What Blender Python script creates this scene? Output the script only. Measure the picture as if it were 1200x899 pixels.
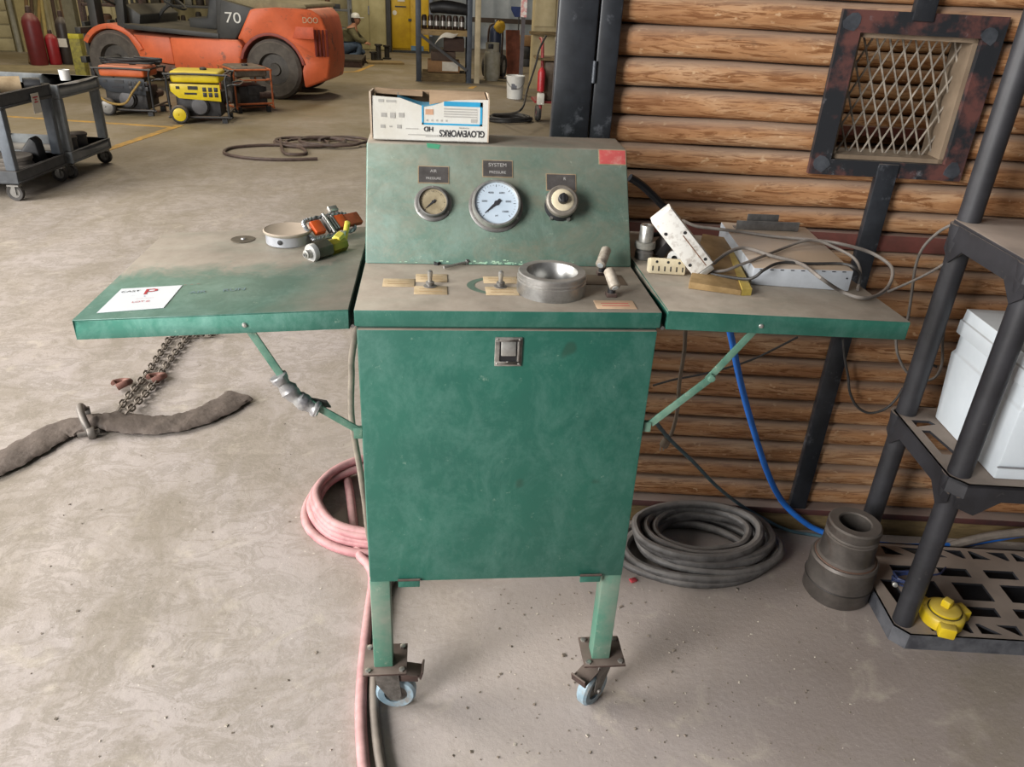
import bpy, bmesh, math, random
from mathutils import Vector, Matrix, Euler
R = math.radians
rng = random.Random(7)
scene = bpy.context.scene
COL = scene.collection
for o in list(bpy.data.objects): bpy.data.objects.remove(o, do_unlink=True)

# ---------------------------------------------------------------- camera
CAM_F, CAM_P, CAM_R, CAM_Y = 896.32, 0.4812, 0.0516, 0.1139
CAM_C = Vector((-0.1499, -1.3935, 1.7039))
_fw = Vector((math.sin(CAM_Y)*math.cos(CAM_P), math.cos(CAM_Y)*math.cos(CAM_P), -math.sin(CAM_P)))
_rt = Vector((math.cos(CAM_Y), -math.sin(CAM_Y), 0)); _up = _rt.cross(_fw)
RT = math.cos(CAM_R)*_rt + math.sin(CAM_R)*_up
UP = -math.sin(CAM_R)*_rt + math.cos(CAM_R)*_up
cd = bpy.data.cameras.new('camera'); cam = bpy.data.objects.new('camera', cd); COL.objects.link(cam)
m = Matrix((RT, UP, -_fw)).transposed().to_4x4(); m.translation = CAM_C; cam.matrix_world = m
cd.sensor_fit = 'HORIZONTAL'; cd.sensor_width = 36; cd.lens = CAM_F/1200*36; cd.clip_start = .05; cd.clip_end = 200
scene.camera = cam

# ---------------------------------------------------------------- light
world = bpy.data.worlds.new('world'); scene.world = world; world.use_nodes = True
world.node_tree.nodes['Background'].inputs[0].default_value = (.96, .97, 1.0, 1)
world.node_tree.nodes['Background'].inputs[1].default_value = .105
def area(name, loc, target, sx, sy, power, col):
    d = bpy.data.lights.new(name, 'AREA'); d.shape = 'RECTANGLE'; d.size = sx; d.size_y = sy; d.energy = power; d.color = col
    o = bpy.data.objects.new(name, d); COL.objects.link(o); o.location = loc
    o.rotation_euler = (Vector(target)-Vector(loc)).to_track_quat('-Z', 'Y').to_euler()
    return o
area('bay_door_daylight', (-4.5, -3.35, 2.8), (0.4, .5, .9), 2.2, 3.2, 600, (1, .985, .965))
area('bay_door_daylight', (-8.0, 1.5, 3.4), (-1.5, 1.8, .0), 4.6, 4.4, 1200, (1, .97, .93))
area('high_bay_lamp', (-3.6, 9.0, 6.2), (-3.6, 9.2, 0), 1.2, 1.2, 150, (1, .86, .62))
area('high_bay_lamp', (-1.0, 15.5, 6.2), (-1.0, 15.5, 0), 1.2, 1.2, 260, (1, .86, .62))
area('high_bay_lamp', (-7.0, 12.0, 6.2), (-7.0, 12.0, 0), 1.2, 1.2, 160, (1, .86, .62))
area('inner_room_fill', (1.9, 1.9, 2.5), (1.5, 2.6, 1.2), .5, .3, 10, (1, .88, .7))  # unseen fill light, added to brighten the room behind the window
vs = scene.view_settings
scene.display_settings.display_device = 'sRGB'
vs.view_transform = 'Standard'; vs.look = 'None'; vs.gamma = 1; vs.use_curve_mapping = False; vs.exposure = 0.0

# ---------------------------------------------------------------- pixel helpers (a pixel gives a direction only)
def ray(u, v): return _fw + RT*(u-600)/CAM_F - UP*(v-449.5)/CAM_F
def fl(u, v, z=0.0):
    d = ray(u, v); return CAM_C + d*((z-CAM_C.z)/d.z)
def pn(u, v, P, n):
    d = ray(u, v); return CAM_C + d*((Vector(P)-CAM_C).dot(n)/d.dot(n))
def py(u, v, y): return pn(u, v, (0, y, 0), Vector((0, 1, 0)))
def px(u, v, x): return pn(u, v, (x, 0, 0), Vector((1, 0, 0)))
WA = R(-7); WT = Vector((math.cos(WA), math.sin(WA), 0)); WN = Vector((-math.sin(WA), math.cos(WA), 0)); WP = Vector((1.107, .741, 0))
def wl(u, v, off=0.0): return pn(u, v, WP+WN*off, WN)
def ws(s, d, z): return WP + WT*s + WN*d + Vector((0, 0, z))
WR = Matrix.Rotation(WA, 3, 'Z')

# ---------------------------------------------------------------- mesh helpers
ROOT = {}
class MB:
    def __init__(s): s.v = []; s.f = []
    def add(s, vs_, fs):
        b = len(s.v); s.v += [Vector(p) for p in vs_]; s.f += [tuple(i+b for i in f) for f in fs]; return s
    def box(s, c, d, rot=None):
        x, y, z = d[0]/2, d[1]/2, d[2]/2
        q = [Vector((i*x, j*y, k*z)) for i in (-1, 1) for j in (-1, 1) for k in (-1, 1)]
        if rot is not None: q = [rot @ p for p in q]
        c = Vector(c)
        return s.add([p+c for p in q], [(0,1,3,2), (4,6,7,5), (0,4,5,1), (2,3,7,6), (0,2,6,4), (1,5,7,3)])
    def bb(s, a, b):
        return s.box([(a[i]+b[i])/2 for i in range(3)], [abs(b[i]-a[i]) for i in range(3)])
    def lathe(s, prof, o, ax, n=24, closed=False):
        o = Vector(o); ax = Vector(ax).normalized(); e = ax.orthogonal().normalized(); g = ax.cross(e)
        vv = []; ff = []; k = len(prof)
        for (r, z) in prof:
            for i in range(n):
                a = 2*math.pi*i/n; vv.append(o + ax*z + (e*math.cos(a)+g*math.sin(a))*max(r, 1e-5))
        for j in range(k-1 if not closed else k):
            for i in range(n):
                a0 = j*n+i; a1 = j*n+(i+1) % n; j2 = (j+1) % k
                ff.append((a0, a1, j2*n+(i+1) % n, j2*n+i))
        if not closed:
            if prof[0][0] > 1e-4: ff.append(tuple(reversed(range(n))))
            if prof[-1][0] > 1e-4: ff.append(tuple(range((k-1)*n, k*n)))
        return s.add(vv, ff)
    def cyl(s, p0, p1, r0, r1=None, n=16):
        p0 = Vector(p0); p1 = Vector(p1); d = p1-p0
        return s.lathe([(r0, 0), (r0 if r1 is None else r1, d.length)], p0, d, n)
    def ring(s, o, ax, R0, r, n=24, k=8, sy=1.0):
        return s.lathe([(R0+r*math.cos(2*math.pi*i/k), sy*r*math.sin(2*math.pi*i/k)) for i in range(k)], o, ax, n, closed=True)
    def tube(s, pts, r, n=8, res=5, closed=False, flat=None, upv=None):
        P = smooth(pts, res, closed); k = len(P); vv = []; ff = []
        prev = None
        for i, p in enumerate(P):
            if closed: t = P[(i+1) % k]-P[i-1]
            else: t = P[min(i+1, k-1)]-P[max(i-1, 0)]
            t = t.normalized() if t.length > 1e-9 else Vector((1, 0, 0))
            if upv is not None: e = Vector(upv)-t*t.dot(Vector(upv)); e.normalize()
            elif prev is None: e = t.orthogonal().normalized()
            else:
                e = prev-t*t.dot(prev); e = e.normalized() if e.length > 1e-6 else t.orthogonal().normalized()
            prev = e; g = t.cross(e)
            rr = r(i/(k-1)) if callable(r) else r
            a_, b_ = (rr, rr) if flat is None else (rr*flat, rr)
            for q in range(n):
                a = 2*math.pi*q/n; vv.append(p + e*math.cos(a)*a_ + g*math.sin(a)*b_)
        for i in range(k if closed else k-1):
            j = (i+1) % k
            for q in range(n): ff.append((i*n+q, i*n+(q+1) % n, j*n+(q+1) % n, j*n+q))
        if not closed: ff += [tuple(reversed(range(n))), tuple(range((k-1)*n, k*n))]
        return s.add(vv, ff)
    def prism(s, poly, o, ex, ey, depth):
        o = Vector(o); ex = Vector(ex); ey = Vector(ey); ez = ex.cross(ey).normalized()
        k = len(poly); a = [o+ex*x+ey*y for x, y in poly]; b = [p+ez*depth for p in a]
        return s.add(a+b, [tuple(reversed(range(k))), tuple(range(k, 2*k))]+[(i, (i+1) % k, k+(i+1) % k, k+i) for i in range(k)])
    def sphere(s, c, rx, ry=None, rz=None, n=14, k=8):
        ry = ry or rx; rz = rz or rx; c = Vector(c); vv = []; ff = []
        for j in range(k+1):
            b = math.pi*j/k
            for i in range(n):
                a = 2*math.pi*i/n; vv.append(c+Vector((rx*max(math.sin(b), 1e-4)*math.cos(a), ry*max(math.sin(b), 1e-4)*math.sin(a), -rz*math.cos(b))))
        for j in range(k):
            for i in range(n): ff.append((j*n+i, j*n+(i+1) % n, (j+1)*n+(i+1) % n, (j+1)*n+i))
        return s.add(vv, ff)
    def jitter(s, a):
        for p in s.v: p += Vector((rng.uniform(-a, a), rng.uniform(-a, a), rng.uniform(-a, a)))
        return s
    def mesh(s, name, mat, bevel=0, seg=2, ang=40):
        me = bpy.data.meshes.new(name); me.from_pydata([tuple(p) for p in s.v], [], s.f)
        bm = bmesh.new(); bm.from_mesh(me)
        bmesh.ops.remove_doubles(bm, verts=bm.verts, dist=1e-6)
        bmesh.ops.recalc_face_normals(bm, faces=bm.faces)
        if bevel:
            ed = [e for e in bm.edges if len(e.link_faces) == 2 and e.calc_face_angle(0) > R(35)]
            bmesh.ops.bevel(bm, geom=ed, offset=bevel, segments=seg, affect='EDGES', profile=.5, clamp_overlap=True)
        for f in bm.faces: f.smooth = True
        bm.to_mesh(me); bm.free()
        me.set_sharp_from_angle(angle=R(ang))
        if mat: me.materials.append(mat)
        return me
    def build(s, name, mat, parent=None, w=True, **k):
        """w: vertices are in world space; otherwise in the space of the thing's root"""
        if parent is None:
            xs = [p.x for p in s.v]; ys = [p.y for p in s.v]; zs = [p.z for p in s.v]
            c = Vector(((min(xs)+max(xs))/2, (min(ys)+max(ys))/2, min(zs)))
            for p in s.v: p -= c
            o = bpy.data.objects.new(name, s.mesh(name, mat, **k)); COL.objects.link(o); o.location = c
            ROOT[o] = Matrix.Translation(c); return o
        rm = ROOT[parent]
        if w:
            iv = rm.inverted(); s.v = [iv @ p for p in s.v]
        o = bpy.data.objects.new(name, s.mesh(name, mat, **k)); COL.objects.link(o); o.parent = parent; ROOT[o] = rm
        return o
def smooth(pts, res=5, closed=False):
    pts = [Vector(p) for p in pts]
    if res <= 1 or len(pts) < 3: return pts
    n = len(pts); out = []
    for i in range(n if closed else n-1):
        g = (lambda j: pts[j % n]) if closed else (lambda j: pts[min(max(j, 0), n-1)])
        a, b, c, d = g(i-1), g(i), g(i+1), g(i+2)
        for q in range(res):
            t = q/res
            out.append(.5*((2*b)+(c-a)*t+(2*a-5*b+4*c-d)*t*t+(3*b-a-3*c+d)*t**3))
    if not closed: out.append(pts[-1])
    return out
def tag(o, label=None, cat=None, group=None, kind=None):
    if label: o['label'] = label
    if cat: o['category'] = cat
    if group: o['group'] = group
    if kind: o['kind'] = kind
    return o
def thing(name, label, cat, loc=(0, 0, 0), rz=0, group=None):
    o = bpy.data.objects.new(name, None); COL.objects.link(o); o.empty_display_size = .05
    o.location = loc; o.rotation_euler = (0, 0, rz)
    ROOT[o] = Matrix.Translation(Vector(loc)) @ Matrix.Rotation(rz, 4, 'Z')
    return tag(o, label, cat, group)
def dup(o, parent=None):
    c = o.copy(); COL.objects.link(c); c.parent = parent
    for ch in o.children: dup(ch, c)
    return c
def share(me, name, parent, loc, rot=None, scale=None):
    """alike pieces share one mesh; loc/rot in the space of the thing's root"""
    o = bpy.data.objects.new(name, me); COL.objects.link(o); o.parent = parent
    M4 = Matrix.Translation(Vector(loc))
    if rot is not None: M4 = M4 @ rot.to_4x4()
    if scale is not None: M4 = M4 @ Matrix.Diagonal((*scale, 1))
    o.matrix_local = M4; ROOT[o] = ROOT[parent]; return o
def text(body, mat, o, ex, ey, h, parent, name='lettering', align='CENTER', th=.0003, w=True, sx=1.0, bold=0.0):
    cu = bpy.data.curves.new('t', 'FONT'); cu.body = body; cu.align_x = align; cu.align_y = 'CENTER'; cu.size = 1; cu.extrude = 0; cu.offset = bold
    ob = bpy.data.objects.new('t', cu); COL.objects.link(ob)
    dg = bpy.context.evaluated_depsgraph_get(); me0 = bpy.data.meshes.new_from_object(ob.evaluated_get(dg))
    vs_ = [v.co.copy() for v in me0.vertices]; fs = [tuple(p.vertices) for p in me0.polygons]
    bpy.data.objects.remove(ob, do_unlink=True); bpy.data.meshes.remove(me0)
    ex = Vector(ex).normalized(); ey = Vector(ey).normalized(); ez = ex.cross(ey)
    b = MB(); b.add([Vector(o)+ex*p.x*h*sx+ey*p.y*h+ez*th for p in vs_], fs)
    return b.build(name, mat, parent, w=w)

# ---------------------------------------------------------------- materials
def lin(h):
    if isinstance(h, str):
        c = [int(h[i:i+2], 16)/255 for i in (0, 2, 4)]
        return tuple(x/12.92 if x <= .04045 else ((x+.055)/1.055)**2.4 for x in c)
    return h
MC = {}
def M(name, col, rough=.55, metal=0.0, col2=None, scale=9, detail=5, mix=(.35, .65), dust=0.0, dustcol='a3968a', bump=0.0, bscale=60, stretch=None, spec=.5, rnd=0.0, wear=None, wearcol='8a8478', coat=0.0):
    if name in MC: return MC[name]
    mt = bpy.data.materials.new(name); mt.use_nodes = True; nt = mt.node_tree; N = nt.nodes; L = nt.links
    b = N['Principled BSDF']; b.inputs['Metallic'].default_value = metal; b.inputs['Specular IOR Level'].default_value = spec
    if coat: b.inputs['Coat Weight'].default_value = coat; b.inputs['Coat Roughness'].default_value = .15
    tc = N.new('ShaderNodeTexCoord'); src = tc.outputs['Object']
    if stretch:
        mp = N.new('ShaderNodeMapping'); mp.inputs['Scale'].default_value = stretch; L.new(src, mp.inputs[0]); src = mp.outputs[0]
    c1 = lin(col); c2 = lin(col2) if col2 else tuple(min(1, x*.72) for x in c1)
    nz = N.new('ShaderNodeTexNoise'); nz.inputs['Scale'].default_value = scale; nz.inputs['Detail'].default_value = detail; nz.inputs['Roughness'].default_value = .65
    L.new(src, nz.inputs['Vector'])
    rp = N.new('ShaderNodeValToRGB'); rp.color_ramp.elements[0].position = mix[0]; rp.color_ramp.elements[1].position = mix[1]
    rp.color_ramp.elements[0].color = (*c2, 1); rp.color_ramp.elements[1].color = (*c1, 1); L.new(nz.outputs[0], rp.inputs[0])
    out = rp.outputs[0]
    def mixc(fac, a, bcol):
        mx = N.new('ShaderNodeMix'); mx.data_type = 'RGBA'; L.new(fac, mx.inputs[0]); L.new(a, mx.inputs[6])
        if isinstance(bcol, tuple): mx.inputs[7].default_value = (*bcol, 1)
        else: L.new(bcol, mx.inputs[7])
        return mx.outputs[2]
    if rnd:
        oi = N.new('ShaderNodeObjectInfo'); hs = N.new('ShaderNodeHueSaturation'); mr = N.new('ShaderNodeMapRange')
        mr.inputs[3].default_value = 1-rnd; mr.inputs[4].default_value = 1+rnd; L.new(oi.outputs['Random'], mr.inputs[0]); L.new(mr.outputs[0], hs.inputs['Value'])
        L.new(out, hs.inputs['Color']); out = hs.outputs[0]
    if wear:
        n3 = N.new('ShaderNodeTexNoise'); n3.inputs['Scale'].default_value = wear[0]; n3.inputs['Detail'].default_value = 8; n3.inputs['Roughness'].default_value = .75
        L.new(tc.outputs['Object'], n3.inputs['Vector'])
        r3 = N.new('ShaderNodeValToRGB'); r3.color_ramp.elements[0].position = wear[1]; r3.color_ramp.elements[1].position = wear[2]; L.new(n3.outputs[0], r3.inputs[0])
        out = mixc(r3.outputs[0], out, lin(wearcol))
    if dust:
        ge = N.new('ShaderNodeNewGeometry'); sp = N.new('ShaderNodeSeparateXYZ'); L.new(ge.outputs['Normal'], sp.inputs[0])
        mr = N.new('ShaderNodeMapRange'); mr.inputs[1].default_value = .25; mr.inputs[2].default_value = .9; L.new(sp.outputs[2], mr.inputs[0])
        n2 = N.new('ShaderNodeTexNoise'); n2.inputs['Scale'].default_value = scale*.6; n2.inputs['Detail'].default_value = 6; L.new(tc.outputs['Object'], n2.inputs['Vector'])
        m2 = N.new('ShaderNodeMapRange'); m2.inputs[1].default_value = .25; m2.inputs[2].default_value = .6; m2.inputs[3].default_value = .55; m2.inputs[4].default_value = 1; L.new(n2.outputs[0], m2.inputs[0])
        mu = N.new('ShaderNodeMath'); mu.operation = 'MULTIPLY'; L.new(mr.outputs[0], mu.inputs[0]); L.new(m2.outputs[0], mu.inputs[1])
        mv = N.new('ShaderNodeMath'); mv.operation = 'MULTIPLY'; L.new(mu.outputs[0], mv.inputs[0]); mv.inputs[1].default_value = dust
        out = mixc(mv.outputs[0], out, lin(dustcol))
        mm = N.new('ShaderNodeMath'); mm.operation = 'MULTIPLY_ADD'; L.new(mv.outputs[0], mm.inputs[0]); mm.inputs[1].default_value = max(0, .85-rough); mm.inputs[2].default_value = rough
        L.new(mm.outputs[0], b.inputs['Roughness'])
        if metal:
            m5 = N.new('ShaderNodeMath'); m5.operation = 'MULTIPLY_ADD'; L.new(mv.outputs[0], m5.inputs[0]); m5.inputs[1].default_value = -metal; m5.inputs[2].default_value = metal; L.new(m5.outputs[0], b.inputs['Metallic'])
    else: b.inputs['Roughness'].default_value = rough
    L.new(out, b.inputs['Base Color'])
    if bump:
        n4 = N.new('ShaderNodeTexNoise'); n4.inputs['Scale'].default_value = bscale; n4.inputs['Detail'].default_value = 6; L.new(src, n4.inputs['Vector'])
        bp = N.new('ShaderNodeBump'); bp.inputs['Strength'].default_value = bump; bp.inputs['Distance'].default_value = .01; L.new(n4.outputs[0], bp.inputs['Height']); L.new(bp.outputs[0], b.inputs['Normal'])
    MC[name] = mt; return mt

# ---- special materials
def nodes_mat(name):
    mt = bpy.data.materials.new(name); mt.use_nodes = True; nt = mt.node_tree
    return mt, nt.nodes, nt.links, nt.nodes['Principled BSDF']
def ramp(N, L, src, stops):
    r = N.new('ShaderNodeValToRGB'); e = r.color_ramp.elements
    while len(e) < len(stops): e.new(.5)
    for i, (p, c) in enumerate(stops):
        e[i].position = p; c = lin(c) if isinstance(c, str) else (c, c, c); e[i].color = (*c, 1)
    L.new(src, r.inputs[0]); return r.outputs[0]
def noise(N, L, src, scale, detail=6, rough=.6, dist=0, stretch=None):
    if stretch:
        mp = N.new('ShaderNodeMapping'); mp.inputs['Scale'].default_value = stretch[:3]
        if len(stretch) > 3: mp.inputs['Rotation'].default_value[2] = stretch[3]
        L.new(src, mp.inputs[0]); src = mp.outputs[0]
    n = N.new('ShaderNodeTexNoise'); n.inputs['Scale'].default_value = scale; n.inputs['Detail'].default_value = detail
    n.inputs['Roughness'].default_value = rough; n.inputs['Distortion'].default_value = dist; L.new(src, n.inputs['Vector']); return n.outputs[0]
def mixn(N, L, fac, a, b, mode='MIX'):
    mx = N.new('ShaderNodeMix'); mx.data_type = 'RGBA'; mx.blend_type = mode
    if isinstance(fac, float): mx.inputs[0].default_value = fac
    else: L.new(fac, mx.inputs[0])
    for i, q in ((6, a), (7, b)):
        if isinstance(q, str): mx.inputs[i].default_value = (*lin(q), 1)
        else: L.new(q, mx.inputs[i])
    return mx.outputs[2]
def mth(N, L, op, a, b_, c_=None):
    m_ = N.new('ShaderNodeMath'); m_.operation = op
    for i, q in enumerate((a, b_, c_)):
        if q is None: continue
        if isinstance(q, (int, float)): m_.inputs[i].default_value = q
        else: L.new(q, m_.inputs[i])
    return m_.outputs[0]
def floor_material():
    mt, N, L, b = nodes_mat('concrete_floor'); P = N.new('ShaderNodeNewGeometry').outputs['Position']
    c = ramp(N, L, noise(N, L, P, .55, 5, .6), [(.3, 'a89c91'), (.5, 'aba19c'), (.7, 'b3a8a0')])
    sx_ = N.new('ShaderNodeSeparateXYZ'); L.new(P, sx_.inputs[0])
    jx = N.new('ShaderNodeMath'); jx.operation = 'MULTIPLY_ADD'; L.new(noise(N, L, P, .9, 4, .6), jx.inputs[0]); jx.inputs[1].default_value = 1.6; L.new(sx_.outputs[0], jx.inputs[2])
    lane = ramp(N, L, mth(N, L, 'MULTIPLY_ADD', jx.outputs[0], -.5, .5), [(.12, .12), (.45, 1.)])    # trodden lane left of the console
    c = mixn(N, L, mth(N, L, 'MULTIPLY', lane, ramp(N, L, noise(N, L, P, 2.2, 9, .72, .5, (1, .45, 1, .5)), [(.44, 0.), (.60, .75)])), c, '8f8578')
    # wavy wiped streaks
    c = mixn(N, L, mth(N, L, 'MULTIPLY', lane, ramp(N, L, noise(N, L, P, 8.5, 9, .8, 1.3, (.8, 1.2, 1, -.4)), [(.48, 0.), (.55, .5), (.63, 0.)])), c, '7c7467')
    c = mixn(N, L, ramp(N, L, mth(N, L, 'MULTIPLY_ADD', jx.outputs[0], .4, .0), [(.35, 0.), (.75, .6)]), c, '84776f')    # mixes to a darker brown towards the right
    c = mixn(N, L, ramp(N, L, noise(N, L, P, 5.0, 5, .6, 1.2), [(.58, 0.), (.72, .5)]), c, 'c2b7a8')
    c = mixn(N, L, ramp(N, L, noise(N, L, P, 1.1, 8, .75, .8), [(.53, 0.), (.66, .6)]), c, '857b6c')
    c = mixn(N, L, ramp(N, L, noise(N, L, P, 26, 4, .8), [(.62, 0.), (.72, .45)]), c, '75695c')
    c = mixn(N, L, ramp(N, L, noise(N, L, P, 70, 2, .5), [(.71, 0.), (.76, .55)]), c, 'd8d0c2')
    # olive brown tone, stronger further into the hall
    sp = N.new('ShaderNodeSeparateXYZ'); L.new(P, sp.inputs[0])
    mr = N.new('ShaderNodeMapRange'); mr.inputs[1].default_value = 3.5; mr.inputs[2].default_value = 8.5; L.new(sp.outputs[1], mr.inputs[0])
    ml = N.new('ShaderNodeMath'); ml.operation = 'MULTIPLY'; L.new(mr.outputs[0], ml.inputs[0]); L.new(ramp(N, L, noise(N, L, P, .8, 5, .65), [(.3, .45), (.6, .95)]), ml.inputs[1])
    c = mixn(N, L, ml.outputs[0], c, '75694f')
    L.new(c, b.inputs['Base Color'])
    L.new(ramp(N, L, noise(N, L, P, 3, 6, .6), [(.3, .45), (.7, .8)]), b.inputs['Roughness'])
    bp = N.new('ShaderNodeBump'); bp.inputs['Strength'].default_value = .22; bp.inputs['Distance'].default_value = .01
    L.new(noise(N, L, P, 45, 8, .7), bp.inputs['Height']); L.new(bp.outputs[0], b.inputs['Normal'])
    return mt
def log_material(name, dark=1.0):
    mt, N, L, b = nodes_mat(name); P = N.new('ShaderNodeTexCoord').outputs['Object']
    oi = N.new('ShaderNodeObjectInfo'); ad = N.new('ShaderNodeVectorMath'); ad.operation = 'ADD'
    cx = N.new('ShaderNodeCombineXYZ'); mu = N.new('ShaderNodeMath'); mu.operation = 'MULTIPLY'; mu.inputs[1].default_value = 37.; L.new(oi.outputs['Random'], mu.inputs[0]); L.new(mu.outputs[0], cx.inputs[0])
    L.new(P, ad.inputs[0]); L.new(cx.outputs[0], ad.inputs[1]); Q = ad.outputs[0]
    c = ramp(N, L, noise(N, L, Q, 3.2, 6, .6, .3, (1, 4, 5)), [(.28, '8a5b37'), (.5, 'b08259'), (.72, 'c9a682')])
    g = noise(N, L, Q, 8, 8, .7, 1.3, (.36, 8, 10))
    c = mixn(N, L, ramp(N, L, g, [(.41, .85), (.52, 0.)]), c, '74451f')
    c = mixn(N, L, ramp(N, L, noise(N, L, Q, 5, 4, .6, .6, (.8, 3, 3.6)), [(.66, 0.), (.75, .7)]), c, '54463a')
    c = mixn(N, L, ramp(N, L, noise(N, L, Q, 60, 2, .5, 0, (.6, 1, 1)), [(.66, 0.), (.74, .55)]), c, 'd3b48e')
    ge = N.new('ShaderNodeNewGeometry'); sp = N.new('ShaderNodeSeparateXYZ'); L.new(ge.outputs['Normal'], sp.inputs[0])
    mr = N.new('ShaderNodeMapRange'); mr.inputs[1].default_value = .1; mr.inputs[2].default_value = .85; mr.inputs[4].default_value = .85; L.new(sp.outputs[2], mr.inputs[0])
    c = mixn(N, L, mr.outputs[0], c, '978474')       # dust lying on the upper half of each log
    L.new(c, b.inputs['Base Color']); b.inputs['Roughness'].default_value = .6
    bp = N.new('ShaderNodeBump'); bp.inputs['Strength'].default_value = .35; bp.inputs['Distance'].default_value = .006; L.new(g, bp.inputs['Height']); L.new(bp.outputs[0], b.inputs['Normal'])
    return mt
FLOOR = floor_material(); LOG = log_material('log_siding')
BLACKST = M('black_painted_steel', '1c1e22', .38, .0, '2a2d32', 14, wear=(9, .57, .72), wearcol='6a6d73', dust=.3)
REDPR = M('red_oxide_primer', '6b3a33', .6, 0, '503028', 8, dust=.45, wear=(9, .55, .7), wearcol='3b3336')
FRAMEM = M('window_frame_paint', '5e3b36', .5, 0, '202226', 5, 6, (.49, .58), wear=(16, .6, .75), wearcol='7d7c80')
RUSTST = M('weld_scale_steel', '565a60', .5, .4, '3d4046', 20)
GALV = M('dusty_mesh_steel', 'a69c8e', .6, .1, '6c645a', 30)
CREAM = M('cream_siding', 'b5ab87', .6, 0, '9c926f', 3, dust=.2)
BLUSID = M('pale_steel_siding', 'b4bcc2', .5, 0, '98a0a8', 2)
SOFTW = M('beam_wood', '7c6845', .7, 0, '54452a', 6, stretch=(1, 6, 6))
DARKV = M('black_void_paint', '17171a', .7)
YLINE = M('worn_yellow_paint', 'c2953f', .6, 0, '8a7550', 9, 8, (.35, .62))

# ---------------------------------------------------------------- the setting
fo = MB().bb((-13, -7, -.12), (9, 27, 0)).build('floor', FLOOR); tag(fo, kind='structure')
def yl(a, b, w=.09):
    a = Vector(a); b = Vector(b); d = (b-a); n = Vector((-d.y, d.x, 0)).normalized()*w/2
    MB().add([p+Vector((0, 0, z)) for z in (.0005, .003) for p in (a-n, b-n, b+n, a+n)], [(3,2,1,0), (4,5,6,7), (0,1,5,4), (1,2,6,5), (2,3,7,6), (3,0,4,7)]).build('yellow_line', YLINE, fo)
yl(fl(118, 178), fl(211, 147), .1); yl(fl(-30, 134), fl(206, 149.5), .08); yl(fl(388, 85), fl(420, 84), .1); yl(fl(418, 84), fl(437, 76), .1)
yl(fl(556, 101), fl(551, 104), .1)

# log building: front wall with its logs, straps, rails
S0, S1 = -.765, 2.35
wall = MB()
OP = (-.137, .185, 1.305, 1.632)           # window opening s0,s1,z0,z1
def wbox(b, s0, s1, d0, d1, z0, z1): return b.box(ws((s0+s1)/2, (d0+d1)/2, (z0+z1)/2), (abs(s1-s0), abs(d1-d0), abs(z1-z0)), WR)
for a in ((S0, OP[0], .10, 2.7), (OP[1], S1, .10, 2.7), (OP[0], OP[1], .10, OP[2]), (OP[0], OP[1], OP[3], 2.7)):
    wbox(wall, a[0], a[1], .03, .09, a[2], a[3])
wall = tag(wall.build('wall_front', M('dark_backing', '2e2118', .8), None), kind='structure')
def log_piece(s0, s1, z0, z1, bulge, parent, d=.03, name='log', lit=LOG, ns=10):
    n = max(4, int((s1-s0)/2.4*24)); k = 9; b = MB(); ph = rng.uniform(0, 9); h = (z1-z0)
    for i in range(n+1):
        s = s0+(s1-s0)*i/n
        wv = .0025*math.sin(s*5+ph)+.0018*math.sin(s*13+ph*2)
        for j in range(k):
            a = math.pi*(j/(k-1)); q = math.cos(a); q = math.copysign(abs(q)**.8, q); dd = math.sin(a)**.62
            b.v.append(ws(s, d-bulge*dd-wv*dd, (z0+z1)/2 - q*(h/2-.0015) + wv*.6))
    f = []
    for i in range(n):
        for j in range(k-1): f.append((i*k+j, (i+1)*k+j, (i+1)*k+j+1, i*k+j+1))
        f.append((i*k+k-1, (i+1)*k+k-1, (i+1)*k, i*k))
    f += [tuple(range(k)), tuple(range(n*k+k-1, n*k-1, -1))]
    b.f = f
    return b.build(name, lit, parent, ang=60)
zs = [.097, .181, .261, .343, .425, .505, .591, .662, .749, .827, .912, .988, 1.041]
zs2 = [1.092, 1.155, 1.239, 1.315, 1.39, 1.466, 1.542, 1.624, 1.704, 1.786, 1.868, 1.95, 2.03, 2.11, 2.19, 2.27, 2.35, 2.43, 2.51, 2.6]
for lst in (zs, zs2):
    for z0, z1 in zip(lst, lst[1:]):
        bl = .036+rng.uniform(-.003, .004)
        if z1 > OP[2]+.01 and z0 < OP[3]-.01:
            log_piece(S0, OP[0], z0, z1, bl, wall); log_piece(OP[1], S1, z0, z1, bl, wall)
        else: log_piece(S0, S1, z0, z1, bl, wall)
wbox(MB(), S0, S1, -.012, .028, 1.041, 1.091).build('steel_rail', REDPR, wall, bevel=.003)
wbox(MB(), S0, S1, -.035, .09, .072, .097).build('bottom_rail', M('bottom_rail_steel', '3a2a28', .6, 0, '54302c', 8, dust=.5), wall, bevel=.003)
wbox(MB(), S0, S1, -.03, .12, .0, .072).build('skid_beam', SOFTW, wall, bevel=.004)
# flat vertical strap below and above the window frame
b = MB(); wbox(b, .0, .058, -.036, -.012, .098, 1.300); b.build('steel_strap', BLACKST, wall, bevel=.003)
b = MB(); wbox(b, -.013, .043, -.036, -.012, 1.665, 2.7); b.build('steel_strap', BLACKST, wall, bevel=.003)
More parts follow.
